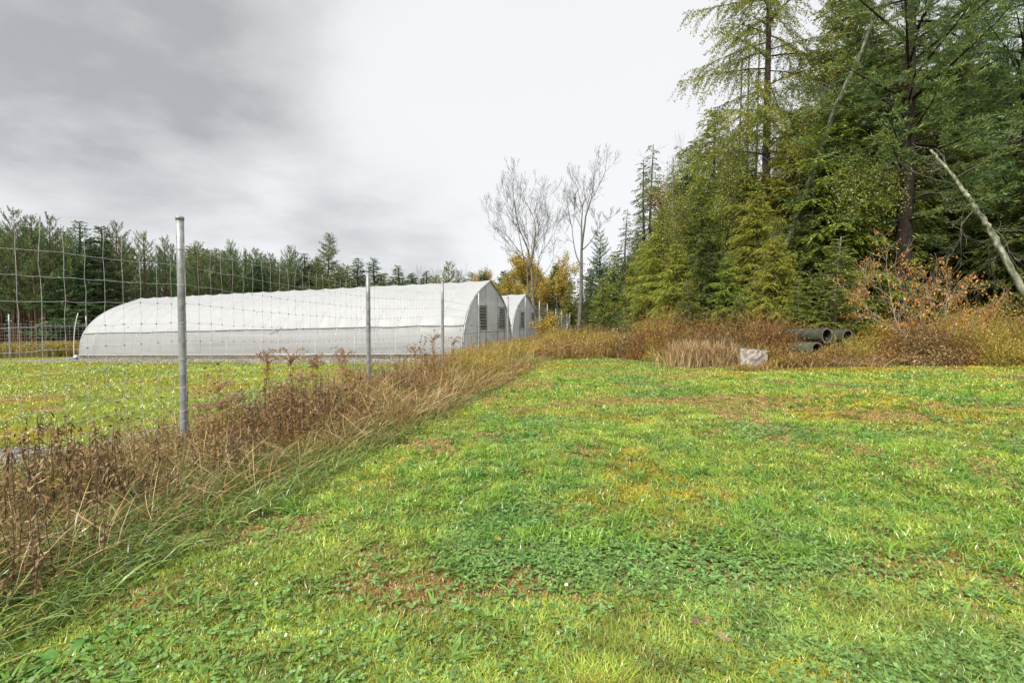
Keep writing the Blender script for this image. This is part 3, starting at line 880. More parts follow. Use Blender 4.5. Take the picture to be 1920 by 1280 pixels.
class Kind:
    """prototypes of one species: the first placements use them, later ones are copies"""
    def __init__(s, protos, H0):
        s.p = protos; s.H0 = H0; s.hs = [measured_height(o) for o in protos]; s.used = [False] * len(protos); s.i = 0
    def put(s, px, d, top=None, H=None, label=None, cat='tree', group=None, wide=1.0, rz=None, which=None):
        k = s.i % len(s.p) if which is None else which; s.i += 1
        o = s.p[k]
        if s.used[k]: o = copy_tree(o)
        s.used[k] = True
        place(o, px, d, H=H, H0=s.hs[k], top=top, rz=RNG.random() * 6.28 if rz is None else rz)
        o.scale = (o.scale[0] * wide, o.scale[1] * wide, o.scale[2])
        tag(o, label, cat, group)
        return o

RP_COL = [(.11, .175, .065), (.14, .21, .075), (.09, .145, .055), (.19, .25, .085)]
redpine = Kind([conifer('pine_tree', 100 + i, 11.0, 3.6, 78, lambda f: 2.3 * (1 - f) ** .7 * (1 - .5 * (1 - f) ** 4) + .25,
    dict(up0=-5, up1=52, droop=.05, curl=.35, whorl=.48, ds=.12, s0=.3, twig=.28, tmin=.22, sp=.021, cl=.15, cw=.036, tuft=True, fwd=1.0, tz=.35, vz=.5, vs=.2, beta=38, tdroop=-.3,
         cols=RP_COL, bark=(.13, .075, .05), r=.11, gaps=.18, bend=.1)) for i in range(4)], 11.0)
spruce = Kind([conifer('spruce_tree', 120 + i, 9.5, 0.8, 150, lambda f: 2.0 * (1 - f) ** .9 + .18,
    dict(up0=-12, up1=62, droop=.22, curl=.14, ds=.10, s0=.08, twig=.30, tmin=.20, sp=.035, cl=.15, cw=.06, vz=-.12, cols=[(.09, .155, .06), (.12, .185, .07), (.075, .13, .055)], gaps=.1, bark=(.10, .085, .06), bthick=.5)) for i in range(3)], 9.5)
HEM = [(.23, .31, .05), (.30, .37, .055), (.16, .245, .05), (.40, .44, .07), (.11, .18, .045), (.20, .29, .055)]
HEMS = [HEM, [(.08, .135, .04), (.11, .165, .042), (.055, .10, .035), (.15, .20, .045)], [(.33, .37, .06), (.38, .40, .06), (.24, .30, .05), (.17, .24, .05)], [(.17, .26, .06), (.24, .33, .065), (.12, .19, .05), (.34, .38, .07)]]  # second palette: dark green, deepened to paint the shaded hollow on the right
HEM_SHAPE = [(.26, .9, .30), (.20, .5, .22), (.30, .8, .40), (.22, 1.0, .34)]
hemlock = Kind([conifer('hemlock_tree', 140 + i, 14.0, 2.9 if i == 1 else 2.0, 205, lambda f: (3.6 - .5 * (i % 2)) * (1 - f) ** .62 * (1 - .2 * (1 - f) ** 3) + .2,
    dict(up0=-2, up1=30 + 6 * i, droop=HEM_SHAPE[i][0], ds=.095, s0=.10, twig=.34, tmin=.24, sp=.0215, cl=.11, cw=.046, vz=-.18, vs=.22, tdroop=.45, cols=HEMS[i], tip=HEM_SHAPE[i][1], tipcol=(.42, .40, .055),
         gaps=HEM_SHAPE[i][2], patch=.78, patchcol=(.44, .32, .06), bark=(.085, .07, .055))) for i in range(4)], 14.0)
olive = Kind([broadleaf('olive_leaved_tree', 260 + i, 4.6, .10, dict(lv=4, n=5, up=.4, ang=36, ratio=.62, wig=.12, pb=.7, st=1, rr=.6, rmin=.006, tl=1), (.17, .15, .12),
    dict(m=10, r=.26, l=.075, w=.045, cols=[(.28, .30, .06), (.22, .26, .055), (.33, .31, .07), (.17, .22, .05)], keep=.75)) for i in range(2)], 10.0)
whitepine = Kind([conifer('white_pine_tree', 160 + i, 20.0, 4.5, 120, lambda f: 5.2 * (1 - f) ** .55 * (.55 + .45 * np.minimum(1, f * 3)) + .3,
    dict(up0=2, up1=38, droop=.16, curl=.16, whorl=.75, ds=.12, s0=.28, twig=.22, tmin=.36, sp=.018, cl=.19, cw=.023, tuft=True, fwd=.8, tz=.2, vz=.1, vs=.22,
         cols=[(.10, .17, .045), (.135, .205, .055), (.075, .13, .04), (.19, .25, .065)], gaps=.2, bark=(.035, .026, .022), r=.30, bthick=1.5)) for i in range(2)], 20.0)
larch = Kind([conifer('larch_tree', 180 + i, 21.0, 6.0, 74, lambda f: 4.2 * (1 - f) ** .5 + .3,
    dict(up0=-5, up1=35, droop=.30, curl=.12, ds=.075, s0=.10, twig=.24, tmin=.55, sp=.019, cl=.10, cw=.03, tuft=True, fwd=.3, vz=-.45, vs=.35, tdroop=.45,
         cols=[(.27, .26, .05), (.34, .31, .055), (.18, .20, .045)], gaps=.15, bark=(.07, .055, .04), r=.20, bend=.15)) for i in range(1)], 21.0)
slimhem = Kind([conifer('tall_hemlock', 190 + i, 17.0, 2.5, 120, lambda f: 2.3 * (1 - f) ** .6 * (.6 + .4 * np.sin(f * 14) ** 2) + .25,
    dict(up0=-12, up1=15, droop=.28, ds=.09, s0=.18, twig=.26, tmin=.22, sp=.03, cl=.14, cw=.055, vz=-.2, cols=[(.09, .135, .04), (.12, .17, .045), (.16, .20, .05)], gaps=.2,
         bark=(.05, .04, .032), r=.20, bend=.25)) for i in range(2)], 17.0)
bare1 = broadleaf('bare_tree', 33, 7.6, .21, dict(lv=5, n=5, up=.32, ang=34, ratio=.60, wig=.09, pb=.50, st=2, rr=.62, rmin=.007, tl=0), (.155, .14, .11), stems=2, spread=.07)
bare2 = broadleaf('bare_tree', 47, 8.4, .24, dict(lv=5, n=6, up=.35, ang=42, ratio=.54, wig=.07, pb=.50, st=2, rr=.55, rmin=.007, tl=0), (.14, .13, .105), stems=1)
YEL = [(.52, .38, .05), (.54, .33, .04), (.46, .38, .08), (.34, .34, .08)]
yellow = Kind([broadleaf('yellow_tree', 60 + i, 4.6, .13, dict(lv=4, n=5, up=.4, ang=36, ratio=.62, wig=.12, pb=.7, st=1, rr=.6, rmin=.008, tl=1), (.16, .14, .12),
    dict(m=5, r=.22, l=.16, w=.12, cols=YEL, keep=.6)) for i in range(2)], 10.0)
twiggy = Kind([broadleaf('bare_sapling', 80 + i, 5.0, .06, dict(lv=4, n=5, up=.5, ang=30, ratio=.6, wig=.1, pb=.6, st=1, rr=.6, rmin=.004, tl=0), (.12, .10, .085)) for i in range(2)], 11.0)
redmaple = broadleaf('red_maple', 90, 4.6, .13, dict(lv=4, n=5, up=.4, ang=36, ratio=.62, wig=.12, pb=.7, st=1, rr=.6, rmin=.008, tl=1), (.16, .14, .12),
    dict(m=4, r=.22, l=.13, w=.10, cols=[(.36, .10, .05), (.42, .16, .07), (.25, .14, .06)], keep=.8))

def ztop(o):
    h = 0
    for ch in o.children:
        a = np.empty(len(ch.data.vertices) * 3, np.float32); ch.data.vertices.foreach_get('co', a); h = max(h, a[2::3].max())
    return float(h)

larch2 = Kind([conifer('tamarack_tree', 200, 13.0, 1.0, 190, lambda f: 3.4 * (1 - f) ** .8 + .25,
    dict(up0=5, up1=35, droop=.10, curl=.10, ds=.14, s0=.08, twig=.24, tmin=.3, sp=.05, cl=.17, cw=.06, tuft=True, fwd=.5, vz=.1, cols=[(.17, .20, .055), (.22, .24, .06), (.14, .16, .05)], bark=(.08, .07, .05)))], 13.0)
# ------------------------------------------------------------------ the plantation on the left and the trees behind the tunnels
NTH = ['first', 'second', 'third', 'fourth', 'fifth', 'sixth', 'seventh', 'eighth', 'ninth', 'tenth', 'eleventh', 'twelfth', 'thirteenth', 'fourteenth', 'fifteenth', 'sixteenth', 'seventeenth']
row = [(0, 415, 'r'), (35, 388, 'r'), (68, 400, 'r'), (99, 396, 'r'), (128, 430, 'r'), (152, 413, 's'), (196, 420, 's'), (224, 411, 'r'), (272, 430, 'r'), (312, 437, 'r'), (345, 470, 'r'),
       (376, 449, 'r'), (406, 463, 'r'), (437, 446, 'r'), (462, 462, 'r'), (484, 486, 's'), (511, 472, 'r'), (546, 457, 'r'), (571, 474, 's')]
ni = {'r': 0, 's': 0}
redpine.put(-48, 37, top=385, label='dark pine just beyond the left edge of the picture')
for px, top, k in row:
    d = float(np.interp(px, [-50, 150, 570], [37, 40, 62])) + RNG.normal() * .6
    K = redpine if k == 'r' else spruce
    nm = 'pine with upturned branch tips' if k == 'r' else 'pointed dark spruce'
    K.put(px, d, top=top, label='%s, %s from the left in the front plantation row' % (nm, NTH[ni[k]]), group='front row of plantation conifers', wide=1.0 if k == 'r' else 1.5)
    ni[k] += 1
for rowi, (dd, drop) in enumerate(((4, 6), (8, 12), (13, 20), (19, 28))):
    for px in np.arange(-70 + rowi * 9, 600, 27 + rowi * 3):
        px = px + RNG.normal() * 5
        d = float(np.interp(px, [-50, 150, 570], [37, 40, 62])) + dd + RNG.normal() * .6
        top = float(np.interp(px, [-50, 35, 150, 312, 437, 570], [395, 398, 425, 448, 458, 470])) + drop * 1.3 + 8 + RNG.normal() * 11
        redpine.put(px, d, top=top, label='shaded pine deeper in the plantation behind the front row', group='pines deeper in the left plantation')
larch2.put(617, 60, top=434, label='tall feathery olive tamarack rising behind the long tunnel', rz=0)
larch2.put(597, 64, top=478, label='lower pale olive tamarack left of the tall feathery one')
for px, top, lab in ((560, 500, 'dense dark spruce beside the tamaracks'), (640, 505, 'spruce just right of the tall tamarack'), (672, 483, 'pointed spruce left of the second fence post'), (705, 482, 'pointed spruce right of the second fence post'),
                     (748, 497, 'pointed spruce between the second and third fence posts'), (775, 514, 'small spruce seen over the middle of the long tunnel'), (797, 506, 'small spruce beside the autumn scrub'), (905, 508, 'spruce rising over the tunnel ridge end'),
                     (960, 512, 'spruce between the two yellow trees'), (943, 505, 'thin spruce tip among yellow leaves'), (1045, 492, 'bushy spruce behind the last fence posts')):
    spruce.put(px, 58 + RNG.random() * 8, top=top, label=lab, group='spruces beyond the tunnels', wide=1.7)
redpine.put(841, 60, top=487, label='dark pine with upturned branches above the near tunnel ridge', group=None, wide=1.25)
redpine.put(860, 64, top=505, label='lower pine leaning out right of the dark pine over the ridge', group=None)
yellow.put(925, 62, top=488, label='pale yellow birch rising behind the near tunnel peak', wide=.75)
yellow.put(948, 55, top=512, label='round golden-orange tree right of the near tunnel peak', wide=1.35)
yellow.put(1000, 60, top=462, label='golden tree glowing behind the many-stemmed bare tree', wide=1.1)
yellow.put(1047, 62, top=458, label='golden tree between the two tall bare trees', wide=1.0)
yellow.put(656, 66, top=520, label='small yellow tree tip left of the second fence post', wide=.8)
yellow.put(820, 66, top=515, label='thin rusty-yellow tree over the third fence post', wide=.8)
twiggy.put(870, 64, top=488, label='thin bare sapling above the ridge right of the dark pine')
twiggy.put(808, 66, top=495, label='thin bare sapling above the tunnel near the third post')
for i in range(40):
    px = 350 + 690 * (i + RNG.random() * .9) / 40
    top = float(np.interp(px, [350, 480, 600, 700, 900, 1040], [470, 488, 505, 518, 520, 515])) + RNG.normal() * 9
    K = spruce if RNG.random() < .5 else (redpine if RNG.random() < .6 else larch2)
    K.put(px, 70 + RNG.random() * 12, top=top, label='conifer in the far tree line behind the tunnels', group='far conifers behind the tunnels', wide=2.0)
for px, top in ((735, 528), (770, 530), (835, 526), (885, 520), (868, 530), (985, 505), (915, 520)):
    yellow.put(px, 68 + RNG.random() * 4, top=top, label='small rusty-yellow tree in the far tree line behind the tunnels', group='far autumn trees behind the tunnels', wide=1.5)
h1, h2 = ztop(bare1), ztop(bare2)
place(bare1, 1002, 50, top=300, H0=h1, rz=0.4)
tag(bare1, 'leafless many-stemmed tree left of the other bare tree', 'tree', 'tall bare trees at the fence corner')
place(bare2, 1084, 45, top=278, H0=h2, rz=2.2)
tag(bare2, 'leafless tree with one pale trunk beside the end of the fence', 'tree', 'tall bare trees at the fence corner')

# ------------------------------------------------------------------ the wood on the right
whitepine.put(1124, 50, top=428, label='round-topped pine just right of the single-trunk bare tree', wide=.75, which=0)
G = 'trees of the right-hand wood'
slimhem.put(1219, 37, top=272, label='tall thin hemlock with dark bare trunk and bent tip', group=G, which=0)
slimhem.put(1208, 40, top=300, label='slim hemlock touching the tall thin one on its left', group=G, which=1)
slimhem.put(1172, 42, top=392, label='low loose hemlock where the wood begins beside the bare tree', group=G)
hemlock.put(1150, 46, top=470, label='rounded green hemlock at the left end of the wood', group=G)
hemlock.put(1108, 54, top=500, label='dark hemlock behind the last fence posts', group=G)
hemlock.put(1068, 60, top=520, label='low dark hemlock between the bare trunks', group=G)
hemlock.put(1185, 36, top=485, label='yellow-green hemlock in front of the tall thin ones', group=G)
hemlock.put(1258, 34, top=330, label='green hemlock with yellow tips right of the tall thin one', group=G)
hemlock.put(1300, 38, top=262, label='dark pointed hemlock on the skyline left of the larch', group=G)
hemlock.put(1335, 33, top=205, label='highest hemlock on the skyline under the larch boughs', group=G)
hemlock.put(1372, 28, top=290, label='yellowish hemlock below the larch', group=G)
larch.put(1432, 26, top=-260, label='tall open larch with drooping olive boughs against the sky', group=G, which=0, rz=.3)
hemlock.put(1265, 25, top=455, label='low spreading hemlock above the dry weeds', group=G, wide=1.25)
hemlock.put(1330, 23, top=420, label='bushy yellow-tipped hemlock behind the tall straw', group=G, wide=1.2)
hemlock.put(1415, 22.5, top=360, label='hemlock crossed by the diagonal trunk', group=G, wide=1.05)
hemlock.put(1478, 27, top=215, label='tall hemlock behind the diagonal trunk', group=G)
hemlock.put(1575, 26, top=-40, label='tall hemlock filling the gap left of the big pine', group=G)
hemlock.put(1520, 21.5, top=330, label='hemlock with low boughs over the old pipes', group=G, wide=1.1)
hemlock.put(1610, 23, top=60, label='tall hemlock close left of the big dark pine', group=G, which=1)
whitepine.put(1690, 20.5, top=-320, label='big pine with thick dark trunk behind the orange-leaved sapling', group=G, which=1, rz=2.0)
whitepine.put(1800, 26, top=-160, label='tall pine whose boughs fill the upper right corner', group=G)
whitepine.put(1600, 34, top=-60, label='dark pine standing behind the tall hemlocks', group=G)
whitepine.put(1905, 22, top=-180, label='pine cut by the right edge of the picture', group=G)
hemlock.put(1760, 24, top=300, label='dark hemlock right of the big pine trunk', group=G, which=1, wide=1.2)
hemlock.put(1850, 22, top=330, label='dark hemlock behind the leaning pale trunk', group=G, which=1, wide=1.2)
hemlock.put(1925, 20, top=250, label='hemlock beside the foot of the leaning pale trunk', group=G, which=1, wide=1.2)
hemlock.put(1650, 27, top=350, label='dark hemlock behind the orange-leaved sapling', group=G, which=1, wide=1.2)
for px, d, top, lab in ((1405, 24.5, 300, 'olive-leaved tree with fine grey twigs below the larch'), (1455, 22.0, 390, 'olive-leaved twiggy tree crossed by the slanting mossy trunk'), (1350, 26, 250, 'pale olive-leaved tree left of the larch trunk'), (1500, 23.5, 250, 'olive-leaved tree tangled with the top of the slanting trunk'),
                        (1290, 29, 330, 'yellowish leafy tree between the skyline hemlocks'), (1195, 38, 430, 'thin yellowish tree where the wood begins'), (1575, 22.5, 110, 'olive-leaved tree high beside the slanting trunk')):
    olive.put(px, d, top=top, label=lab, group='olive-leaved trees at the edge of the wood', wide=.9)
sapl = Kind([conifer('fir_sapling', 230 + i, 4.8, .4, 120, lambda f: 1.55 * (1 - f) ** .8 + .12,
    dict(up0=5, up1=30, droop=.12, ds=.06, s0=.12, twig=.36, tmin=.15, sp=.02, cl=.08, cw=.036, vz=-.02, vs=.12, cols=[(.15, .22, .045), (.20, .26, .05), (.26, .30, .055)], tip=.8, bark=(.20, .18, .15), r=.045)) for i in range(2)], 4.8)
sapl.put(1568, 18.3, top=440, label='young fir with thin pale stem beside the pipes')
sapl.put(1500, 18.8, top=520, label='small fir spreading over the old pipes')
sapl.put(1288, 21.0, top=520, label='young bright green fir behind the straw clump')
sapl.put(1385, 19.5, top=545, label='small yellowish fir behind the concrete slab')
for px, d, top, w, lab in ((1240, 29, 400, 1.3, 'full green hemlock standing before the red-leaved maple'), (1310, 27, 330, 1.3, 'full yellow-green hemlock left of the larch trunk'), (1395, 24.5, 300, 1.25, 'loose yellow-green hemlock around the foot of the larch'),
                           (1450, 20.5, 440, 1.2, 'low hemlock whose boughs cross the slanting mossy trunk'), (1560, 22, 180, 1.15, 'full hemlock at the top of the slanting mossy trunk'), (1480, 23.5, 270, 1.2, 'yellow-tipped hemlock hanging over the slanting trunk'), (1640, 21.8, 240, 1.0, 'drooping hemlock close against the big pine trunk'),
                           (1215, 33, 470, 1.3, 'bright low hemlock at the feet of the two slim ones'), (1365, 21.5, 480, 1.3, 'spreading low hemlock behind the slab'), (1130, 43, 520, 1.3, 'low bushy hemlock at the far left corner of the wood')):
    hemlock.put(px, d, top=top, label=lab, group=G, wide=w, which=(0, 2, 3)[px % 3])
for r_, (dd, nn) in enumerate(((0, 9), (7, 10), (15, 11), (25, 12))):
    for i in range(nn):
        px = 1150 + (1990 - 1150) * (i + RNG.random() * .8) / nn
        d = float(np.interp(px, [1100, 1250, 1450, 1900], [58, 42, 31, 27])) + dd + RNG.normal()
        top = float(np.interp(px, [1100, 1200, 1290, 1340, 1450, 1600, 1900], [520, 420, 330, 270, 250, 90, 60])) + RNG.random() * 60 + r_ * 25
        K = hemlock if RNG.random() < .7 else whitepine
        K.put(px, d, top=top, wide=1.25, label='dark conifer hidden deep in the right-hand wood', group='conifers deep in the right-hand wood')
twiggy.put(1266, 48, top=262, wide=.6, label='leafless sapling on the skyline right of the tall thin hemlock')
twiggy.put(1290, 48, top=240, wide=.55, label='leafless sapling touching the dark pointed skyline hemlock')
twiggy.put(1385, 25, top=190, wide=.35, label='leafless pale sapling under the larch boughs')
twiggy.put(1740, 24, top=40, wide=.6, label='leafless sapling right of the big pine trunk')
place(redmaple, 1243, 41, top=330, H0=ztop(redmaple)); tag(redmaple, 'red-leaved maple glowing between the hemlocks', 'tree')

# trunks that lean or have lost their crowns
def px3(px, py, d): return np.array([(px - 960) / F * d, d, EYE + (612 - py) / F * d])
def log(name, pts, r, col, label, cat, twigs=0, seed=1, group=None):
    rng = np.random.default_rng(seed)
    pts = np.array(pts); k = np.linspace(0, len(pts) - 1, 60)
    P = np.stack([np.interp(k, range(len(pts)), pts[:, i]) for i in range(3)], -1)
    P[1:-1] += rng.normal(size=(58, 3)) * .012
    base = P[0].copy(); P = P - base
    A = Acc(); rr = np.interp(k, [0, len(pts) - 1], r)
    cc = np.asarray(col) * (.25 + 1.3 * rng.random((60, 10, 1)))
    A.tube(P, rr, np.concatenate([cc.reshape(-1, 3), [col], [col]]), 10, wob=.06, rng=rng)
    o = empty(name, base); A.build('stem', M_BARK, o, True)
    if twigs:
        segs = []; tips = []
        for i in range(twigs):
            j = rng.integers(20, 59); d = unit(rng.normal(size=3) + [0, 0, .2])
            grow(rng, segs, tips, P[j], d, .9 + rng.random(), rr[j] * .22, 2, dict(lv=3, n=4, up=.1, ang=40, ratio=.6, wig=.2, pb=.5, rmin=.005))
        A = Acc(); A.prisms(np.array([s[0] for s in segs]), np.array([s[1] for s in segs]), np.array([s[2] for s in segs]), np.array([s[3] for s in segs]), (.20, .18, .15)); A.build('twigs', M_BARK, o)
    tag(o, label, cat, group); return o
log('leaning_trunk', [px3(1992, 668, 16.6), px3(1920, 552, 16.9), px3(1850, 432, 17.2), px3(1808, 372, 17.4), px3(1772, 325, 17.6), px3(1735, 285, 17.9)], (.13, .035), (.24, .255, .18), 'pale lichen-covered dead trunk leaning left at the right edge', 'tree trunk', 9, 3)
log('leaning_trunk', [px3(1405, 640, 23.0), px3(1440, 545, 22.8), px3(1495, 400, 22.6), px3(1530, 295, 22.0), px3(1558, 205, 21.5), px3(1603, 110, 21.2), px3(1625, 40, 21.0)], (.18, .05), (.20, .21, .155), 'grey-green mossy trunk slanting up right through the hemlocks', 'tree trunk', 9, 4)
for px, p2, t2, d, lab in ((1376, 1384, 120, 29, 'thin pale dead stem, first left of the larch trunk'), (1398, 1396, 90, 30, 'thin pale dead stem close to the larch trunk'), (1409, 1416, 60, 31, 'thin pale dead stem touching the larch boughs'),
                           (1262, 1258, 300, 33, 'slender pale stem rising between the green hemlocks'), (1300, 1296, 400, 30, 'slender pale stem low among yellow-tipped hemlocks')):
    log('dead_tree', [px3(px, 640, d), px3((px + p2) / 2, (640 + t2) / 2, d), px3(p2, t2, d)], (.10, .04), (.24, .21, .18), lab, 'tree trunk', 3, int(px), 'thin dead stems in the wood')
# beech sapling with orange leaves
def beech(seed, n_leaf):
    rng = np.random.default_rng(seed); o = empty('beech_sapling', (0, 0, 0)); segs = []; tips = []
    q = dict(lv=2, n=6, up=.12, ang=48, ratio=.62, wig=.12, pb=.5, st=1, rr=.55, rmin=.005, tl=0)
    for k in range(4):
        d = unit(np.array([(-.9, -.2, .6, 1.3)[k], rng.normal() * .25, 1.]))
        grow(rng, segs, tips, np.array([0, 0, .7]) * 0 + [0, 0, .1], d, (2.3, 2.9, 2.6, 2.3)[k], .035, 3, q)
    A = Acc(); a = np.array([s[0] for s in segs]); b = np.array([s[1] for s in segs])
    A.prisms(a, b + (b - a) * .05, np.array([s[2] for s in segs]), np.array([s[3] for s in segs]), (.26, .24, .19), 4); A.build('trunk', M_BARK, o)
    tp = np.array([t[0] for t in tips]); m = 3; n = len(tp) * m
    P = np.repeat(tp, m, 0) + rng.normal(size=(n, 3)) * .10
    k = (rng.random(n) < n_leaf) & (P[:, 2] > 1.5); P = P[k]; n = len(P)
    D = unit(rng.normal(size=(n, 3)) * .5 + [0, 0, -1]); S = unit(np.cross(D, rng.normal(size=(n, 3))))
    A = Acc(); A.cards(P, D, S, .12 + .04 * rng.random(n), .055, pal([(.50, .21, .03), (.56, .28, .04), (.40, .14, .025), (.5, .31, .05)], n, rng)); A.build('crown', M_LEAF, o)
    return o
bs = beech(5, .24); hb = ztop(bs); place(bs, 1716, 17.0, top=398, H0=hb); bs.scale = (bs.scale[0] * 1.0,) * 2 + (bs.scale[2],)
tag(bs, 'small spreading sapling with scattered orange leaves in front of the big pine', 'tree')
bs2 = beech(9, .12); place(bs2, 1748, 17.8, top=470, H0=ztop(bs2)); tag(bs2, 'nearly bare sapling just right of the orange-leaved one', 'tree')
ys_ = broadleaf('yellow_shrub', 77, 1.1, .02, dict(lv=3, n=4, up=.4, ang=36, ratio=.65, wig=.15, pb=.7, st=0, rr=.6, rmin=.004, tl=1), (.16, .14, .12),
    dict(m=4, r=.10, l=.09, w=.07, cols=[(.42, .33, .04), (.5, .36, .05)], keep=.6), stems=3, spread=.3)
place(ys_, 1632, 17.6, top=585, H0=ztop(ys_)); tag(ys_, 'small yellow-leaved shrub between the pipes and the sapling', 'shrub')
ys2 = copy_tree(ys_); place(ys2, 1020, 36, top=575, H0=ztop(ys_)); tag(ys2, 'narrow yellow shrub at the fence beyond the second tunnel', 'shrub')

# far woods that close the view
def wood_mass(name, pts, h0, h1, n, cols, label, card=.5, dens_low=1.0, thick=6):
    rng = np.random.default_rng(len(name) + n)
    pts = np.array(pts); k = rng.random(n) * (len(pts) - 1)
    x = np.interp(k, range(len(pts)), pts[:, 0]); y = np.interp(k, range(len(pts)), pts[:, 1])
    x += rng.normal(size=n) * thick * .4; y += rng.random(n) * thick
    hm = (h0 + (h1 - h0) * fbm(x, y, 6.0, 4)) * (.75 + .5 * vn(x, y, 1.8, 5))
    z = ground(x, y) + hm * rng.random(n) ** dens_low
    D = unit(rng.normal(size=(n, 3)) + [0, 0, .1]); S = unit(np.cross(D, rng.normal(size=(n, 3))))
    c = pal(cols, n, rng)
    A = Acc(); A.cards(np.stack([x, y, z], -1), D, S, card * (.6 + .8 * rng.random(n)), card * .45, c)
    return tag(A.build(name, M_NEEDLE), label, None, None, 'stuff')
DK = [(.03, .05, .022), (.045, .065, .03), (.06, .055, .03), (.025, .04, .02)]  # dark palette: the shade deep in the woods is put into the colour
def L2(px, d): return at(px, d)[:2]
wood_mass('distant_woods', [L2(-150, 62), L2(150, 66), L2(400, 80), L2(650, 92), L2(900, 95), L2(1080, 92), L2(1200, 80)], 4.5, 7.0, 60000, DK, 'dim mass of far woodland closing the view behind the field', .55, .8, 12)
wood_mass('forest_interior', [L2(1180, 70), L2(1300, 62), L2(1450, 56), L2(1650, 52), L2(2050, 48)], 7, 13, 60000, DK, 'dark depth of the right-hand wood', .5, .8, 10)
wood_mass('undergrowth', [L2(1120, 47), L2(1250, 35), L2(1400, 28), L2(1650, 26), L2(2000, 24)], .8, 2.4, 60000, [(.03, .05, .02), (.05, .07, .025), (.08, .06, .03), (.025, .03, .015)], 'low undergrowth darkened with painted shade at the foot of the right-hand wood', .16, .9, 7)  # leaf colours kept very dark to paint the shade under the boughs
wood_mass('plantation_undergrowth', [L2(-90, 40), L2(150, 43), L2(400, 54), L2(600, 64)], .6, 2.4, 16000, [(.05, .04, .02), (.08, .06, .025), (.10, .09, .03)], 'brown brush under the plantation pines', .22, 1.2, 8)

# ------------------------------------------------------------------ dry weeds: the strip along the fence
STRAW = [(.42, .29, .14), (.35, .22, .10), (.28, .165, .075), (.46, .34, .18), (.25, .14, .06), (.28, .25, .08)]
RUST = [(.27, .14, .055), (.36, .175, .05), (.19, .105, .05), (.38, .24, .07)]
GOLD = [(.48, .36, .07), (.38, .33, .07), (.50, .33, .07)]
def stems(A, x, y, h, rng, cols, lean_dir, bendv, w0=.0022, wd=.0007, nseg=3, leafy=0, leafl=.05, leafcols=None, tilt=.16, zlo=.1):
    n = len(x)
    if n == 0: return
    up, lean = jitter_dirs(n, rng, tilt)
    lean = unit(lean + np.asarray(lean_dir))
    up = unit(up + lean * .15)
    P = np.stack([x, y, ground(x, y) - .01], -1)
    bend = bendv * (.4 + 1.2 * rng.random(n))
    W = w0 + wd * np.hypot(x, y)
    c = pal(cols, n, rng, .65, 1.25)
    A.blades(P, up, lean, h, W, bend, c, nseg)
    if leafy:
        m = leafy; i = np.repeat(np.arange(n), m); u = zlo + (1 - zlo) * rng.random(n * m)
        ang = (bend[i] * u)[:, None]; hh = (h[i] * u)[:, None]
        Q = P[i] + up[i] * hh * np.sinc(ang / np.pi) ** .5 * np.cos(ang * .5) + lean[i] * hh * np.sin(ang * .62)
        D = unit(rng.normal(size=(n * m, 3)) + [0, 0, -.25]); S = unit(np.cross(D, rng.normal(size=(n * m, 3))))
        cc = pal(leafcols or cols, n * m, rng, .6, 1.3)
        d_ = np.hypot(x, y)[i]
        A.cards(Q, D, S, leafl * (.6 + .8 * rng.random(n * m)), (leafl * .22 + .0006 * d_), cc)
def strip_points(n, t0, t1, v0, v1, rng, p=1.2, vpow=1.0):
    a = (rng.random(n)) ; q = 1 - p
    s0, s1 = t0 + 8.2, t1 + 8.2
    t = (s0 ** q + a * (s1 ** q - s0 ** q)) ** (1 / q) - 8.2
    v = v0 + (v1 - v0) * rng.random(n) ** vpow
    P = F0 + t[:, None] * FD + v[:, None] * FN
    return P[:, 0], P[:, 1], t, v
rng = np.random.default_rng(21)
TOCAM = np.array([FN[0] * .9 - .35 * FD[0], FN[1] * .9 - .35 * FD[1], 0]) * 1.1
A = Acc()
# low matted straw, standing stalks and long leaning straws, the kinds changing from patch to patch
near = lambda t: np.interp(t, [-5, 0, 3, 8], [.55, .66, .95, 1.05])
def kinds(x, y):
    p = fbm(x, y, 1.1, 52); q = fbm(x, y, .8, 63)
    return [(p < .44, STRAW), ((p >= .44) & (p < .54) & (q < .5), RUST), ((p >= .44) & (p < .54) & (q >= .5), STRAW + GOLD), ((p >= .54) & (q < .52), RUST + STRAW), ((p >= .54) & (q >= .52), [(.30, .30, .08), (.40, .33, .09), (.24, .28, .07)])]
x, y, t, v = strip_points(100000, -5.6, 54, -.35, 2.75, rng, 1.45)
k = rng.random(len(x)) < np.interp(v - np.interp(t, [-4, -1.5, 0], [-.6, -.25, .1]) - .5 * (fbm(x, y, 1.4, 81) - .5), [-.4, 1.7, 2.6], [.9, 1, .15]); x, y, t = x[k], y[k], t[k]
for k, cs in kinds(x, y):
    n_ = int(k.sum()); la = rng.random() * .6
    stems(A, x[k], y[k], (.16 + .44 * rng.random(n_)) * near(t[k]), rng, cs, TOCAM * (.2 + la), .9 + la, nseg=3, tilt=.7)
x, y, t, v = strip_points(18000, -5.6, 54, -.5, 1.9, rng, 1.25)
hh = (.30 + .70 * rng.random(len(x))) * np.interp(v, [-.5, .4, 1.9], [.9, 1.05, .5]) * (.12 + 1.9 * fbm(x, y, .8, 15) ** 1.4) * near(t)
for k, cs in kinds(x, y):
    stems(A, x[k], y[k], hh[k], rng, cs, TOCAM * .1, .4, w0=.0025, leafy=9, leafl=.045, leafcols=cs + [(.36, .25, .10)], tilt=.28)
x, y, t, v = strip_points(4200, -5.6, 54, .0, 2.4, rng, 1.7)
stems(A, x, y, (.6 + .5 * rng.random(len(x))) * near(t), rng, [(.55, .42, .22), (.48, .34, .16), (.42, .27, .12)], TOCAM * .35, .9, w0=.0022, nseg=4, tilt=.6)
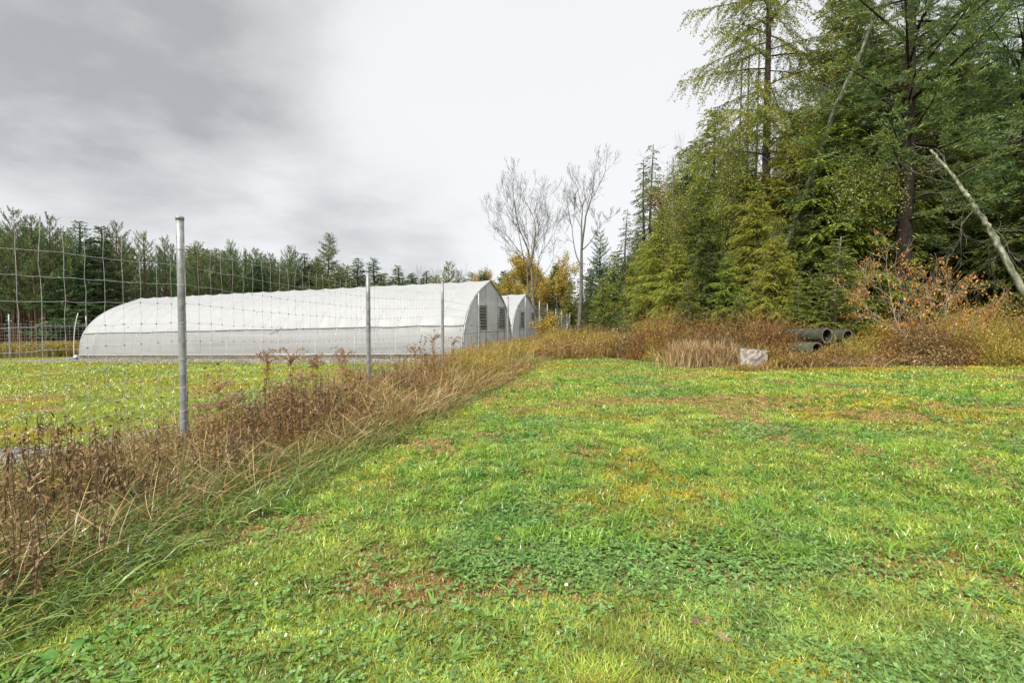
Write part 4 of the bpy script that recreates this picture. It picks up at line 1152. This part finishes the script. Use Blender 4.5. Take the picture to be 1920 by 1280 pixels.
# golden patches farther along
x, y, t, v = strip_points(9000, 7, 54, -.5, 2.2, rng, 1.2); k = fbm(x, y, 1.5, 52) > .5; x, y = x[k], y[k]
stems(A, x, y, .5 + .5 * rng.random(len(x)), rng, GOLD, TOCAM * .2, .5, w0=.003, leafy=12, leafl=.05, leafcols=GOLD + [(.26, .25, .06)])
tag(A.build('dry_weeds', M_DRY), 'matted brown straw and dead stalks along the wire fence', None, None, 'stuff')
# long green grass where the strip meets the lawn
A = Acc()
x, y, t, v = strip_points(52000, -6.6, 45, .7, 2.75, rng, 1.5); k = (rng.random(len(x)) < np.interp(v - np.interp(t, [-4, -1, 1], [-.4, -.1, .5]), [.7, 1.7, 2.6], [.12, .8, .6]) * np.interp(y, [0, 8, 14], [1, .75, .5])) ; x, y, v = x[k], y[k], v[k]
n = len(x); up, lean = jitter_dirs(n, rng, .3); lean = unit(lean + TOCAM * .8)
c = pal([(.17, .29, .075), (.23, .34, .07), (.14, .26, .09), (.33, .38, .08)], n, rng, .5, 1.35)
A.blades(np.stack([x, y, ground(x, y)], -1), up, lean, (.14 + .22 * rng.random(n)) * np.interp(y, [2, 12, 20], [1, .75, .6]), .005 + .0011 * y + .002 * rng.random(n), 1.0 + 1.1 * rng.random(n), c, 4, np.array([.24, .30, .12]))
x, y, t, v = strip_points(26000, -6, 50, -1.2, 2.0, rng, 1.45); n = len(x); up, lean = jitter_dirs(n, rng, .4)
A.blades(np.stack([x, y, ground(x, y)], -1), up, lean, .15 + .30 * rng.random(n), .004 + .0009 * y, .9 + rng.random(n), pal([(.17, .26, .07), (.26, .31, .08), (.33, .31, .10), (.13, .22, .07)], n, rng), 3)
tag(A.build('long_grass', M_GRASS), 'long arching green grass between the lawn and the dry weeds', None, None, 'stuff')

# the weeds at the foot of the wood
A = Acc()
rng = np.random.default_rng(25)
n = 36000; x = 2.0 + rng.random(n) * 22; e = forest_edge(x); y = e + rng.random(n) ** 1.1 * np.interp(x, [0, 5, 8, 20], [8, 6, 3.4, 3.2])
pt = fbm(x, y, 1.9, 8); h = (.55 + .85 * rng.random(n)) * (.35 + 1.3 * fbm(x, y, .9, 19)) * np.clip((y - e) * .8 + .35, 0, 1.25) * np.interp(960 + x / y * F, [1180, 1240, 1420, 1470, 1600, 1740, 1800], [.8, 1.05, 1.0, .82, .72, .8, 1.1])
k1 = pt < .42; k2 = (pt >= .42) & (pt < .55); k3 = pt >= .55
stems(A, x[k1], y[k1], h[k1] * 1.1, rng, STRAW, (.1, -.3, 0), .9, w0=.004, leafy=4, leafl=.09, leafcols=STRAW)
stems(A, x[k2], y[k2], h[k2] * 1.1, rng, RUST, (.0, -.2, 0), .4, w0=.003, leafy=11, leafl=.06, leafcols=RUST + [(.34, .19, .05)])
stems(A, x[k3], y[k3], h[k3], rng, GOLD, (.0, -.2, 0), .4, w0=.003, leafy=11, leafl=.06, leafcols=GOLD + [(.20, .22, .05), (.26, .26, .06)])
# tall pale straw clump and low mats
for px, d, sx, n, hh in ((1300, 17.3, 1.0, 900, 1.0), (1345, 17.0, .8, 600, .9), (1530, 16.0, 1.0, 1000, .5), (1610, 15.8, .9, 800, .45), (1880, 15.6, 1.2, 500, .55)):
    cx, cy, _ = at(px, d); x = cx + rng.normal(size=n) * sx * .5; y = cy + rng.normal(size=n) * .35
    stems(A, x, y, hh * (.6 + .6 * rng.random(n)), rng, [(.48, .33, .17), (.42, .27, .12), (.5, .38, .22)], (.3, -.7, 0) if hh < .7 else (.1, -.1, 0), 1.5 if hh < .7 else .6, w0=.006, nseg=4)
for px, d, sx, n, hh in ((1392, 15.3, .25, 110, .30), (1425, 15.25, .3, 130, .22), (1445, 15.5, .2, 90, .4), (1475, 15.9, .6, 420, .55), (1525, 16.0, .5, 380, .60), (1570, 16.1, .5, 300, .8), (1430, 16.3, .4, 250, .9)):
    cx, cy, _ = at(px, d); x = cx + rng.normal(size=n) * sx * .5; y = cy + rng.normal(size=n) * .15
    stems(A, x, y, hh * (.5 + .7 * rng.random(n)), rng, STRAW + GOLD, (0, -.2, 0), .8, w0=.004, leafy=5, leafl=.05, leafcols=GOLD + RUST)
# between the fence end and the wood
n = 16000; dd = 22 + rng.random(n) * 34; px = 1005 + rng.random(n) * 190; x = (px - 960) / F * dd; y = dd
stems(A, x, y, .4 + .7 * rng.random(n), rng, RUST + GOLD + STRAW, (0, 0, 0), .4, w0=.004, leafy=8, leafl=.09, leafcols=RUST + GOLD + STRAW)
tag(A.build('edge_weeds', M_DRY), 'tall rusty and golden weeds along the foot of the wood', None, None, 'stuff')
# weeds under the plantation edge and inside the far field
A = Acc(); n = 9000; px = -60 + rng.random(n) * 230; d = 35.5 + rng.random(n) * 5; x = (px - 960) / F * d; y = d
stems(A, x, y, .5 + .8 * rng.random(n), rng, GOLD + [(.2, .17, .05)], (0, 0, 0), .4, w0=.004, leafy=9, leafl=.10, leafcols=GOLD + [(.2, .2, .05), (.25, .18, .06)])
n = 5000; u = -1.6 + rng.random(n) * .9; v = rng.random(n) * 22 - 1; P2 = T_O + u[:, None] * TU + v[:, None] * TV
stems(A, P2[:, 0], P2[:, 1], .35 + .6 * rng.random(n), rng, RUST + GOLD, (0, 0, 0), .4, w0=.003, leafy=9, leafl=.07, leafcols=RUST + GOLD)
tag(A.build('field_edge_weeds', M_DRY), 'yellow-brown weeds at the far edges of the fenced field', None, None, 'stuff')

# ------------------------------------------------------------------ single weeds that stand out
def goldenrod(seed, H=1.25, cols=RUST, plume=(.36, .22, .12), leaves=90, plume_n=420, green=False):
    rng = np.random.default_rng(seed); o = empty('goldenrod', (0, 0, 0))
    k = 12; z = np.linspace(0, H * .9, k); x = .04 * np.sin(z * 2.1 + seed); y = .04 * np.sin(z * 1.7 + seed * 2)
    A = Acc(); A.tube(np.stack([x, y, z - .03], -1), np.linspace(.0055, .003, k), (.20, .12, .06), 5)
    nb = 9; bz = H * (.78 + .14 * rng.random(nb)); a = rng.random(nb) * 6.28; L = .10 + .13 * rng.random(nb)
    b0 = np.stack([np.interp(bz, z, x), np.interp(bz, z, y), bz], -1)
    od = np.stack([np.cos(a), np.sin(a), .9 + 0 * a], -1); od = unit(od)
    b1 = b0 + od * L[:, None]; b2 = b1 + unit(np.stack([np.cos(a), np.sin(a), -.35 + 0 * a], -1)) * L[:, None] * .7
    A.prisms(b0, b1, .002, .0018, (.22, .13, .07)); A.prisms(b1, b2, .0018, .0012, (.22, .13, .07))
    A.build('stem', M_DRY, o)
    n = leaves; u = rng.random(n) ** .8; zz_ = u * H * .86 + .05; a = rng.random(n) * 6.28
    P = np.stack([np.interp(zz_, z, x), np.interp(zz_, z, y), zz_], -1)
    D = unit(np.stack([np.cos(a), np.sin(a), rng.normal(size=n) * .5 - .5], -1)); S = unit(np.cross(D, rng.normal(size=(n, 3))))
    A = Acc(); A.cards(P, D, S, .06 + .05 * rng.random(n), .013 + .006 * rng.random(n), pal(cols, n, rng)); A.build('leaves', M_WEED, o)
    n = plume_n; j = rng.integers(0, nb, n); f = rng.random((n, 1))
    P = np.where(rng.random((n, 1)) < .5, b0[j] + (b1[j] - b0[j]) * f, b1[j] + (b2[j] - b1[j]) * f) + rng.normal(size=(n, 3)) * .012
    D = unit(rng.normal(size=(n, 3)) + [0, 0, .3]); S = unit(np.cross(D, rng.normal(size=(n, 3))))
    A = Acc(); A.cards(P, D, S, 0.026 + .014 * rng.random(n), .013, pal([plume, np.array(plume) * 1.3, (.34, .24, .16)], n, rng)); A.build('flower_head', M_WEED, o)
    return o
gr_a = Kind([goldenrod(1), goldenrod(2), goldenrod(3, cols=RUST + GOLD)], 1.25)
gr_y = Kind([goldenrod(11, cols=GOLD, plume=(.36, .22, .08), leaves=90), goldenrod(12, cols=GOLD + [(.2, .24, .06)], plume=(.3, .2, .1), leaves=80)], 1.25)
def weed_at(K, px, off, top, label=None, group=None):
    """a weed in picture column px, off metres from the fence towards the lawn, its tip at picture row top"""
    r = (px - 960) / F; o_ = F0 + FN * off
    t = (r * o_[1] - o_[0]) / (FD[0] - r * FD[1]); p = o_ + FD * t
    g = gz(*p); H = EYE + (612 - top) / F * p[1] - g
    k = K.i % len(K.p); K.i += 1; o = K.p[k]
    if K.used[k]: o = copy_tree(o)
    K.used[k] = True
    s = max(.35, H / K.H0); s2 = min(max(s, .8), 1.15)
    o.location = (p[0], p[1], g); o.scale = (s2, s2, s); o.rotation_euler = (0, 0, RNG.random() * 6.28)
    tag(o, label, 'weed', group); return o
GG = 'brown goldenrod heads standing along the fence'
for px, off, top, lab in ((498, .35, 656, 'brown-headed goldenrod, leftmost of the row against the tunnel base'), (541, .45, 650, 'tallest brown-headed goldenrod against the tunnel base'), (583, .5, 660, 'brown goldenrod with drooping head between the tall ones'),
                          (645, .45, 652, 'goldenrod with small brown head left of the second post'), (404, .55, 702, 'drooping goldenrod just right of the nearest post'), (430, .7, 742, 'short brown goldenrod right of the nearest post'),
                          (813, .4, 626, 'tall bushy brown goldenrod left of the third post'), (848, .4, 630, 'brown-headed goldenrod right of the third post'), (560, .9, 695, 'dark rusty goldenrod over the dead stalks')):
    weed_at(gr_a, px, off, top, lab, GG)
for px, off, top, lab in ((652, .6, 688, 'bright yellow goldenrod left of the second post'), (596, .4, 668, 'thin yellowing goldenrod against the tunnel base'), (668, .5, 700, 'yellow goldenrod beside the foot of the second post')):
    weed_at(gr_y, px, off, top, lab, 'yellowing goldenrods along the fence')
for i in range(46):
    px = 360 + 620 * (i + RNG.random()) / 46; off = -.2 + 1.4 * RNG.random()
    base = float(np.interp(px, [360, 600, 700, 850, 980], [760, 705, 690, 655, 640]))
    K = gr_a if RNG.random() < .65 else gr_y
    weed_at(K, px, off, base + RNG.normal() * 14 + off * 12, 'small goldenrod among the tangled weeds along the fence', 'small goldenrods in the fence weeds')
# queen anne's lace with dark seed heads
def lace(seed, H=1.2):
    rng = np.random.default_rng(seed); o = empty('seed_head_weed', (0, 0, 0)); A = Acc()
    k = 8; z = np.linspace(0, H * .8, k); x = .05 * np.sin(z * 2 + seed)
    A.tube(np.stack([x, 0 * z, z - .02], -1), np.linspace(.004, .0025, k), (.16, .10, .055), 4)
    heads = []
    for i in range(4):
        z0 = H * (.45 + .12 * i); p0 = np.array([np.interp(z0, z, x), 0, z0]); a = rng.random() * 6.28
        p1 = p0 + np.array([math.cos(a) * .12, math.sin(a) * .12, .22 + .06 * rng.random()])
        if i == 3: p1 = np.array([x[-1] + .02, 0, H])
        A.prisms(p0[None], p1[None], .002, .0017, (.16, .10, .055)); heads.append(p1)
    A.build('stem', M_DRY, o)
    for h in heads:
        n = 46; D = unit(rng.normal(size=(n, 3)) * [1, 1, .5] + [0, 0, .8]); S = unit(np.cross(D, rng.normal(size=(n, 3))))
        A = Acc(); A.cards(np.repeat(h[None], n, 0) - [0, 0, .01], D, S, .026 + .010 * rng.random(n), .008, pal([(.17, .11, .07), (.24, .16, .10)], n, rng)); A.build('seed_head', M_WEED, o)
    return o
lc = Kind([lace(1), lace(2), lace(3)], 1.2)
for px, off, top, lab in ((380, .0, 690, 'dark seed heads on thin stems right of the nearest post'), (408, -.1, 682, 'thin stem with dark seed heads near the brown goldenrod'), (250, .3, 775, 'dark seed heads left of the nearest post'), (128, .3, 805, 'thin weed with dark seed heads at the far left'),
                          (300, .1, 745, 'thin dark seed-head weed beside the nearest post'), (880, .2, 600, 'seed-head weed against the near tunnel end wall'), (865, .3, 618, 'lower seed-head weed against the end wall'), (916, .3, 622, 'seed-head weed between the fourth and fifth posts')):
    weed_at(lc, px, off, top, lab, 'thin weeds with dark seed heads')
for i in range(16):
    px = (60 + 330 * RNG.random()) if i < 6 else (740 + 200 * RNG.random()); off = RNG.random() * .8
    weed_at(lc, px, off, float(np.interp(px, [60, 390, 740, 940], [815, 725, 640, 628])) + RNG.normal() * 12, 'small dark-headed weed lost among the fence weeds', 'small dark-headed weeds')
# clumps of dead blackish-brown stalks
def dead_clump(seed, H=.85, n=26, w=.28):
    rng = np.random.default_rng(seed); o = empty('dead_stalk_clump', (0, 0, 0)); A = Acc(); B = Acc()
    for i in range(n):
        bx, by = rng.normal(size=2) * w; h = H * (.55 + .5 * rng.random()); ln = rng.normal(size=2) * .08
        z = np.linspace(0, h, 6); p = np.stack([bx + ln[0] * z / h + .01 * np.sin(z * 9 + i), by + ln[1] * z / h, z], -1)
        A.tube(p, np.linspace(.0045, .002, 6), pal([(.15, .095, .055), (.20, .13, .07), (.11, .075, .045)], 1, rng)[0], 4)
        m = 26; u = .15 + .85 * rng.random(m); q = np.stack([np.interp(u * h, z, p[:, 0]), np.interp(u * h, z, p[:, 1]), u * h], -1)
        D = unit(rng.normal(size=(m, 3)) * .7 + [0, 0, -1]); S = unit(np.cross(D, rng.normal(size=(m, 3))))
        B.cards(q, D, S, .05 + .035 * rng.random(m), .014 + .008 * rng.random(m), pal([(.19, .11, .06), (.26, .16, .08), (.14, .09, .05), (.36, .24, .12)], m, rng))
    A.build('stalks', M_DRY, o); B.build('withered_leaves', M_WEED, o); return o
def put_xy(o, px, py, label, cat, sc=1.0, group=None):
    # ground point under picture position
    r = (px - 960) / F; d = 3.0
    for _ in range(20): d = F * (EYE - gz(r * d, d)) / (py - 612)
    o.location = (r * d, d, gz(r * d, d) - .01); o.scale = (sc,) * 3; o.rotation_euler = (0, 0, RNG.random() * 6.28)
    return tag(o, label, cat, group)
dc = dead_clump(1); put_xy(dc, 92, 985, 'dark clump of withered stalks at the left edge', 'weed', 1.0, 'clumps of dead dark stalks')
put_xy(copy_tree(dc), 170, 960, 'dark withered stalks right of the left-edge clump', 'weed', .9, 'clumps of dead dark stalks')
for px, py, sc, lab in ((505, 815, 1.0, 'dead stalk clump behind the rust-brown one between the first two posts'), (590, 830, .9, 'dead stalks right of the rust-brown clump'), (612, 800, 1.05, 'tall dead stalks left of the second post'),
                        (240, 960, .7, 'low dead stalks near the nearest post on its left'), (60, 930, .95, 'tall dark dead stalks against the left edge'), (760, 748, .95, 'dead stalk clump beside the second post'), (420, 900, .7, 'low dead stalks below the nearest post')):
    put_xy(copy_tree(dc), px, py, lab, 'weed', sc, 'clumps of dead dark stalks')
d2 = dead_clump(2, .95, 22, .22); put_xy(d2, 530, 835, 'rust-brown clump of dead stalks between the first two posts', 'weed', 1.0, 'clumps of dead dark stalks')
put_xy(copy_tree(d2), 470, 860, 'dead brown stalks close right of the nearest post', 'weed', .8, 'clumps of dead dark stalks')
put_xy(copy_tree(dc), 20, 1130, 'thin dark stalks in the bottom left corner', 'weed', .75, 'clumps of dead dark stalks')
# broad-leaved dock plants
def dock(seed, n=7, L=.2, W=.06, c=(.12, .28, .05)):
    rng = np.random.default_rng(seed); o = empty('dock_plant', (0, 0, 0))
    for i in range(n):
        A = Acc(); a = i * 2.4 + rng.normal() * .3; l = L * (.7 + .5 * rng.random()); w = W * (.8 + .4 * rng.random())
        s = np.linspace(0, 1, 8); out = np.array([math.cos(a), math.sin(a), 0]); lat = np.array([-math.sin(a), math.cos(a), 0]); el = .5 + .5 * rng.random()
        cen = out * (l * s * math.cos(el * .7))[:, None] + np.array([0, 0, 1.]) * (l * (s * .9 * math.sin(el) - .55 * s ** 2))[:, None]
        ww = w * .5 * np.sin(np.pi * s ** .75) + .002
        V = np.stack([cen + lat * ww[:, None] + [0, 0, .012], cen, cen - lat * ww[:, None] + [0, 0, .012]], 1)
        V[:, 0, 2] += .01 * np.sin(s * 14); V[:, 2, 2] += .01 * np.sin(s * 12 + 1)
        A.grid(V, np.asarray(c) * (.8 + .5 * rng.random())); A.build('leaf', M_GRASS, o, True)
    return o
dk = dock(1, 13, .17, .05); put_xy(dk, 205, 1215, 'broad-leaved dock plant in the bottom left grass', 'plant', 1.0, 'broad-leaved plants in the grass')
put_xy(copy_tree(dk), 100, 1262, 'largest broad-leaved plant at the bottom left corner', 'plant', 1.1, 'broad-leaved plants in the grass')
put_xy(copy_tree(dk), 150, 1140, 'small broad-leaved plant above the bottom left ones', 'plant', .8, 'broad-leaved plants in the grass')
dk2 = dock(4, 12, .17, .035, (.11, .24, .07)); put_xy(dk2, 1872, 1135, 'ribbed green plantain near the right edge of the lawn', 'plant', 1.0)
put_xy(copy_tree(dk2), 1010, 1165, 'leafy green plantain in the middle of the near lawn', 'plant', .8)
# fallen leaves
def fallen(px, py, s, col, label):
    A = Acc(); k = np.linspace(0, 1, 9); w = np.sin(np.pi * k ** .8) * .5 * (1 + .25 * np.sin(k * 22))
    V = np.stack([np.stack([w, k - .5, .12 * w + .10 * k ** 2], -1), np.stack([0 * k, k - .5, .10 * k ** 2], -1), np.stack([-w, k - .5, .16 * w + .1 * k ** 2], -1)], 1) * s
    A.grid(V, col); o = A.build('fallen_leaf', M_LEAF, None, True)
    o = put_xy(o, px, py, label, 'leaf', 1.0, 'dead leaves lying on the lawn'); o.location.z += .05; o.rotation_euler = (RNG.normal() * .25, RNG.normal() * .25, RNG.random() * 6.3)
fallen(1367, 1222, .075, (.42, .30, .20), 'large pale tan dead leaf near the bottom of the lawn')
fallen(1311, 1190, .05, (.20, .11, .09), 'small purplish dead leaf up left of the large tan one')
fallen(1333, 1186, .04, (.36, .22, .12), 'small tan dead leaf between the two others near the bottom')
fallen(1457, 1040, .045, (.13, .08, .07), 'dark dead leaf alone on the mid lawn')
fallen(933, 1024, .06, (.52, .38, .05), 'bright yellow leaf in the grass left of centre')
fallen(1630, 1068, .05, (.40, .12, .06), 'reddish leaf in the grass on the right')

# ------------------------------------------------------------------ old pipes and concrete slab at the edge of the wood
def pipe(label, c, L, r, yaw, col, seed):
    rng = np.random.default_rng(seed); o = empty('drain_pipe', c); o.rotation_euler = (0, 0, yaw)
    s = np.linspace(-L / 2, L / 2, 40); ring = r * (1 + .0 * s)
    A = Acc(); P = np.stack([s, 0 * s, 0 * s], -1)
    rr = ring + .012 * np.maximum(0, np.sin(s * 16)) ; rr[-3:] = r * 1.07
    A.tube(P, rr, col, 24, caps=False, wob=.006, rng=rng); A.build('shell', M_CONC, o, True)
    A = Acc(); A.tube(P, ring * .86, np.asarray(col) * .5, 24, caps=False); A.build('bore', M_CONC, o, True)  # shade inside the pipe painted as a darker shell colour
    A = Acc()
    for e in (-L / 2, L / 2):
        a = np.linspace(0, 2 * math.pi, 25); ro = r * (1.07 if e > 0 else 1.0)
        V = np.stack([np.stack([0 * a + e, ro * np.cos(a), ro * np.sin(a)], -1), np.stack([0 * a + e, r * .86 * np.cos(a), r * .86 * np.sin(a)], -1)], 0); A.grid(V, (.16, .14, .12))
    A.build('rim', M_CONC, o)
    return tag(o, label, 'pipe', 'old drain pipes stacked at the edge of the wood')
pc = (.05, .055, .034)
def pp(px, py, d): return px3(px, py, d)
pipe('mossy drain pipe, upper front one of the pile', pp(1492, 628, 17.6), 2.4, .25, -1.22, pc, 1)
pipe('mossy drain pipe, upper rear one reaching farthest right', pp(1530, 630, 18.0), 2.4, .25, -1.22, pc, 2)
pipe('pale green drain pipe at the bottom front of the pile', pp(1478, 653, 17.4), 2.3, .25, -1.25, (.075, .085, .05), 3)
pipe('dark drain pipe at the bottom rear of the pile', pp(1512, 654, 17.7), 2.3, .25, -1.2, pc, 4)
rng = np.random.default_rng(2)
x, y, z = at(1413, 15.9)
o = empty('concrete_slab', (x, y, z), -.12); tag(o, 'weathered pale slab standing on edge in the weeds', 'slab')
A = Acc(); gxx = np.linspace(-.42, .42, 12); gzz = np.linspace(-.05, .58, 9)
for sgn, off in ((1, -.07), (-1, .07)):
    Xg, Zg = np.meshgrid(gxx[::sgn], gzz); Zt = Zg + .012 * (Zg > .5) * np.sin(Xg * 23) + (Zg / .58) * (.06 - .08 * Xg)
    A.grid(np.stack([Xg, np.full_like(Xg, off) + .006 * rng.normal(size=Xg.shape), Zt], -1), (.33, .29, .26) * (1 + .35 * rng.normal(size=(Xg.size, 1))) * np.ones((1, 3)))
zt = gzz[-1] + .012 * np.sin(gxx * 23) + (.06 - .08 * gxx)
A.grid(np.stack([np.stack([gxx, 0 * gxx - .07, zt], -1), np.stack([gxx, 0 * gxx + .07, zt], -1)], 0), (.16, .16, .13))
for e in (-1, 1):
    zz3 = gzz + .012 * (gzz > .5) * np.sin(e * .42 * 23) + (gzz / .58) * (.06 - .08 * e * .42)
    A.grid(np.stack([np.stack([0 * gzz + e * .42, 0 * gzz - .07, zz3], -1), np.stack([0 * gzz + e * .42, 0 * gzz + .07, zz3], -1)], 0), (.3, .26, .22))
A.build('slab_body', M_CONC, o)
n = 260; P = np.stack([rng.random(n) * .8 - .42, rng.normal(size=n) * .05, np.interp(rng.random(n), [0, 1], [.56, .62])], -1)
D = unit(rng.normal(size=(n, 3)) + [0, 0, .4]); S = unit(np.cross(D, rng.normal(size=(n, 3))))
A = Acc(); A.cards(P, D, S, .035, .02, pal([(.06, .07, .03), (.10, .10, .05), (.14, .10, .06)], n, rng)); A.build('moss', M_WEED, o)
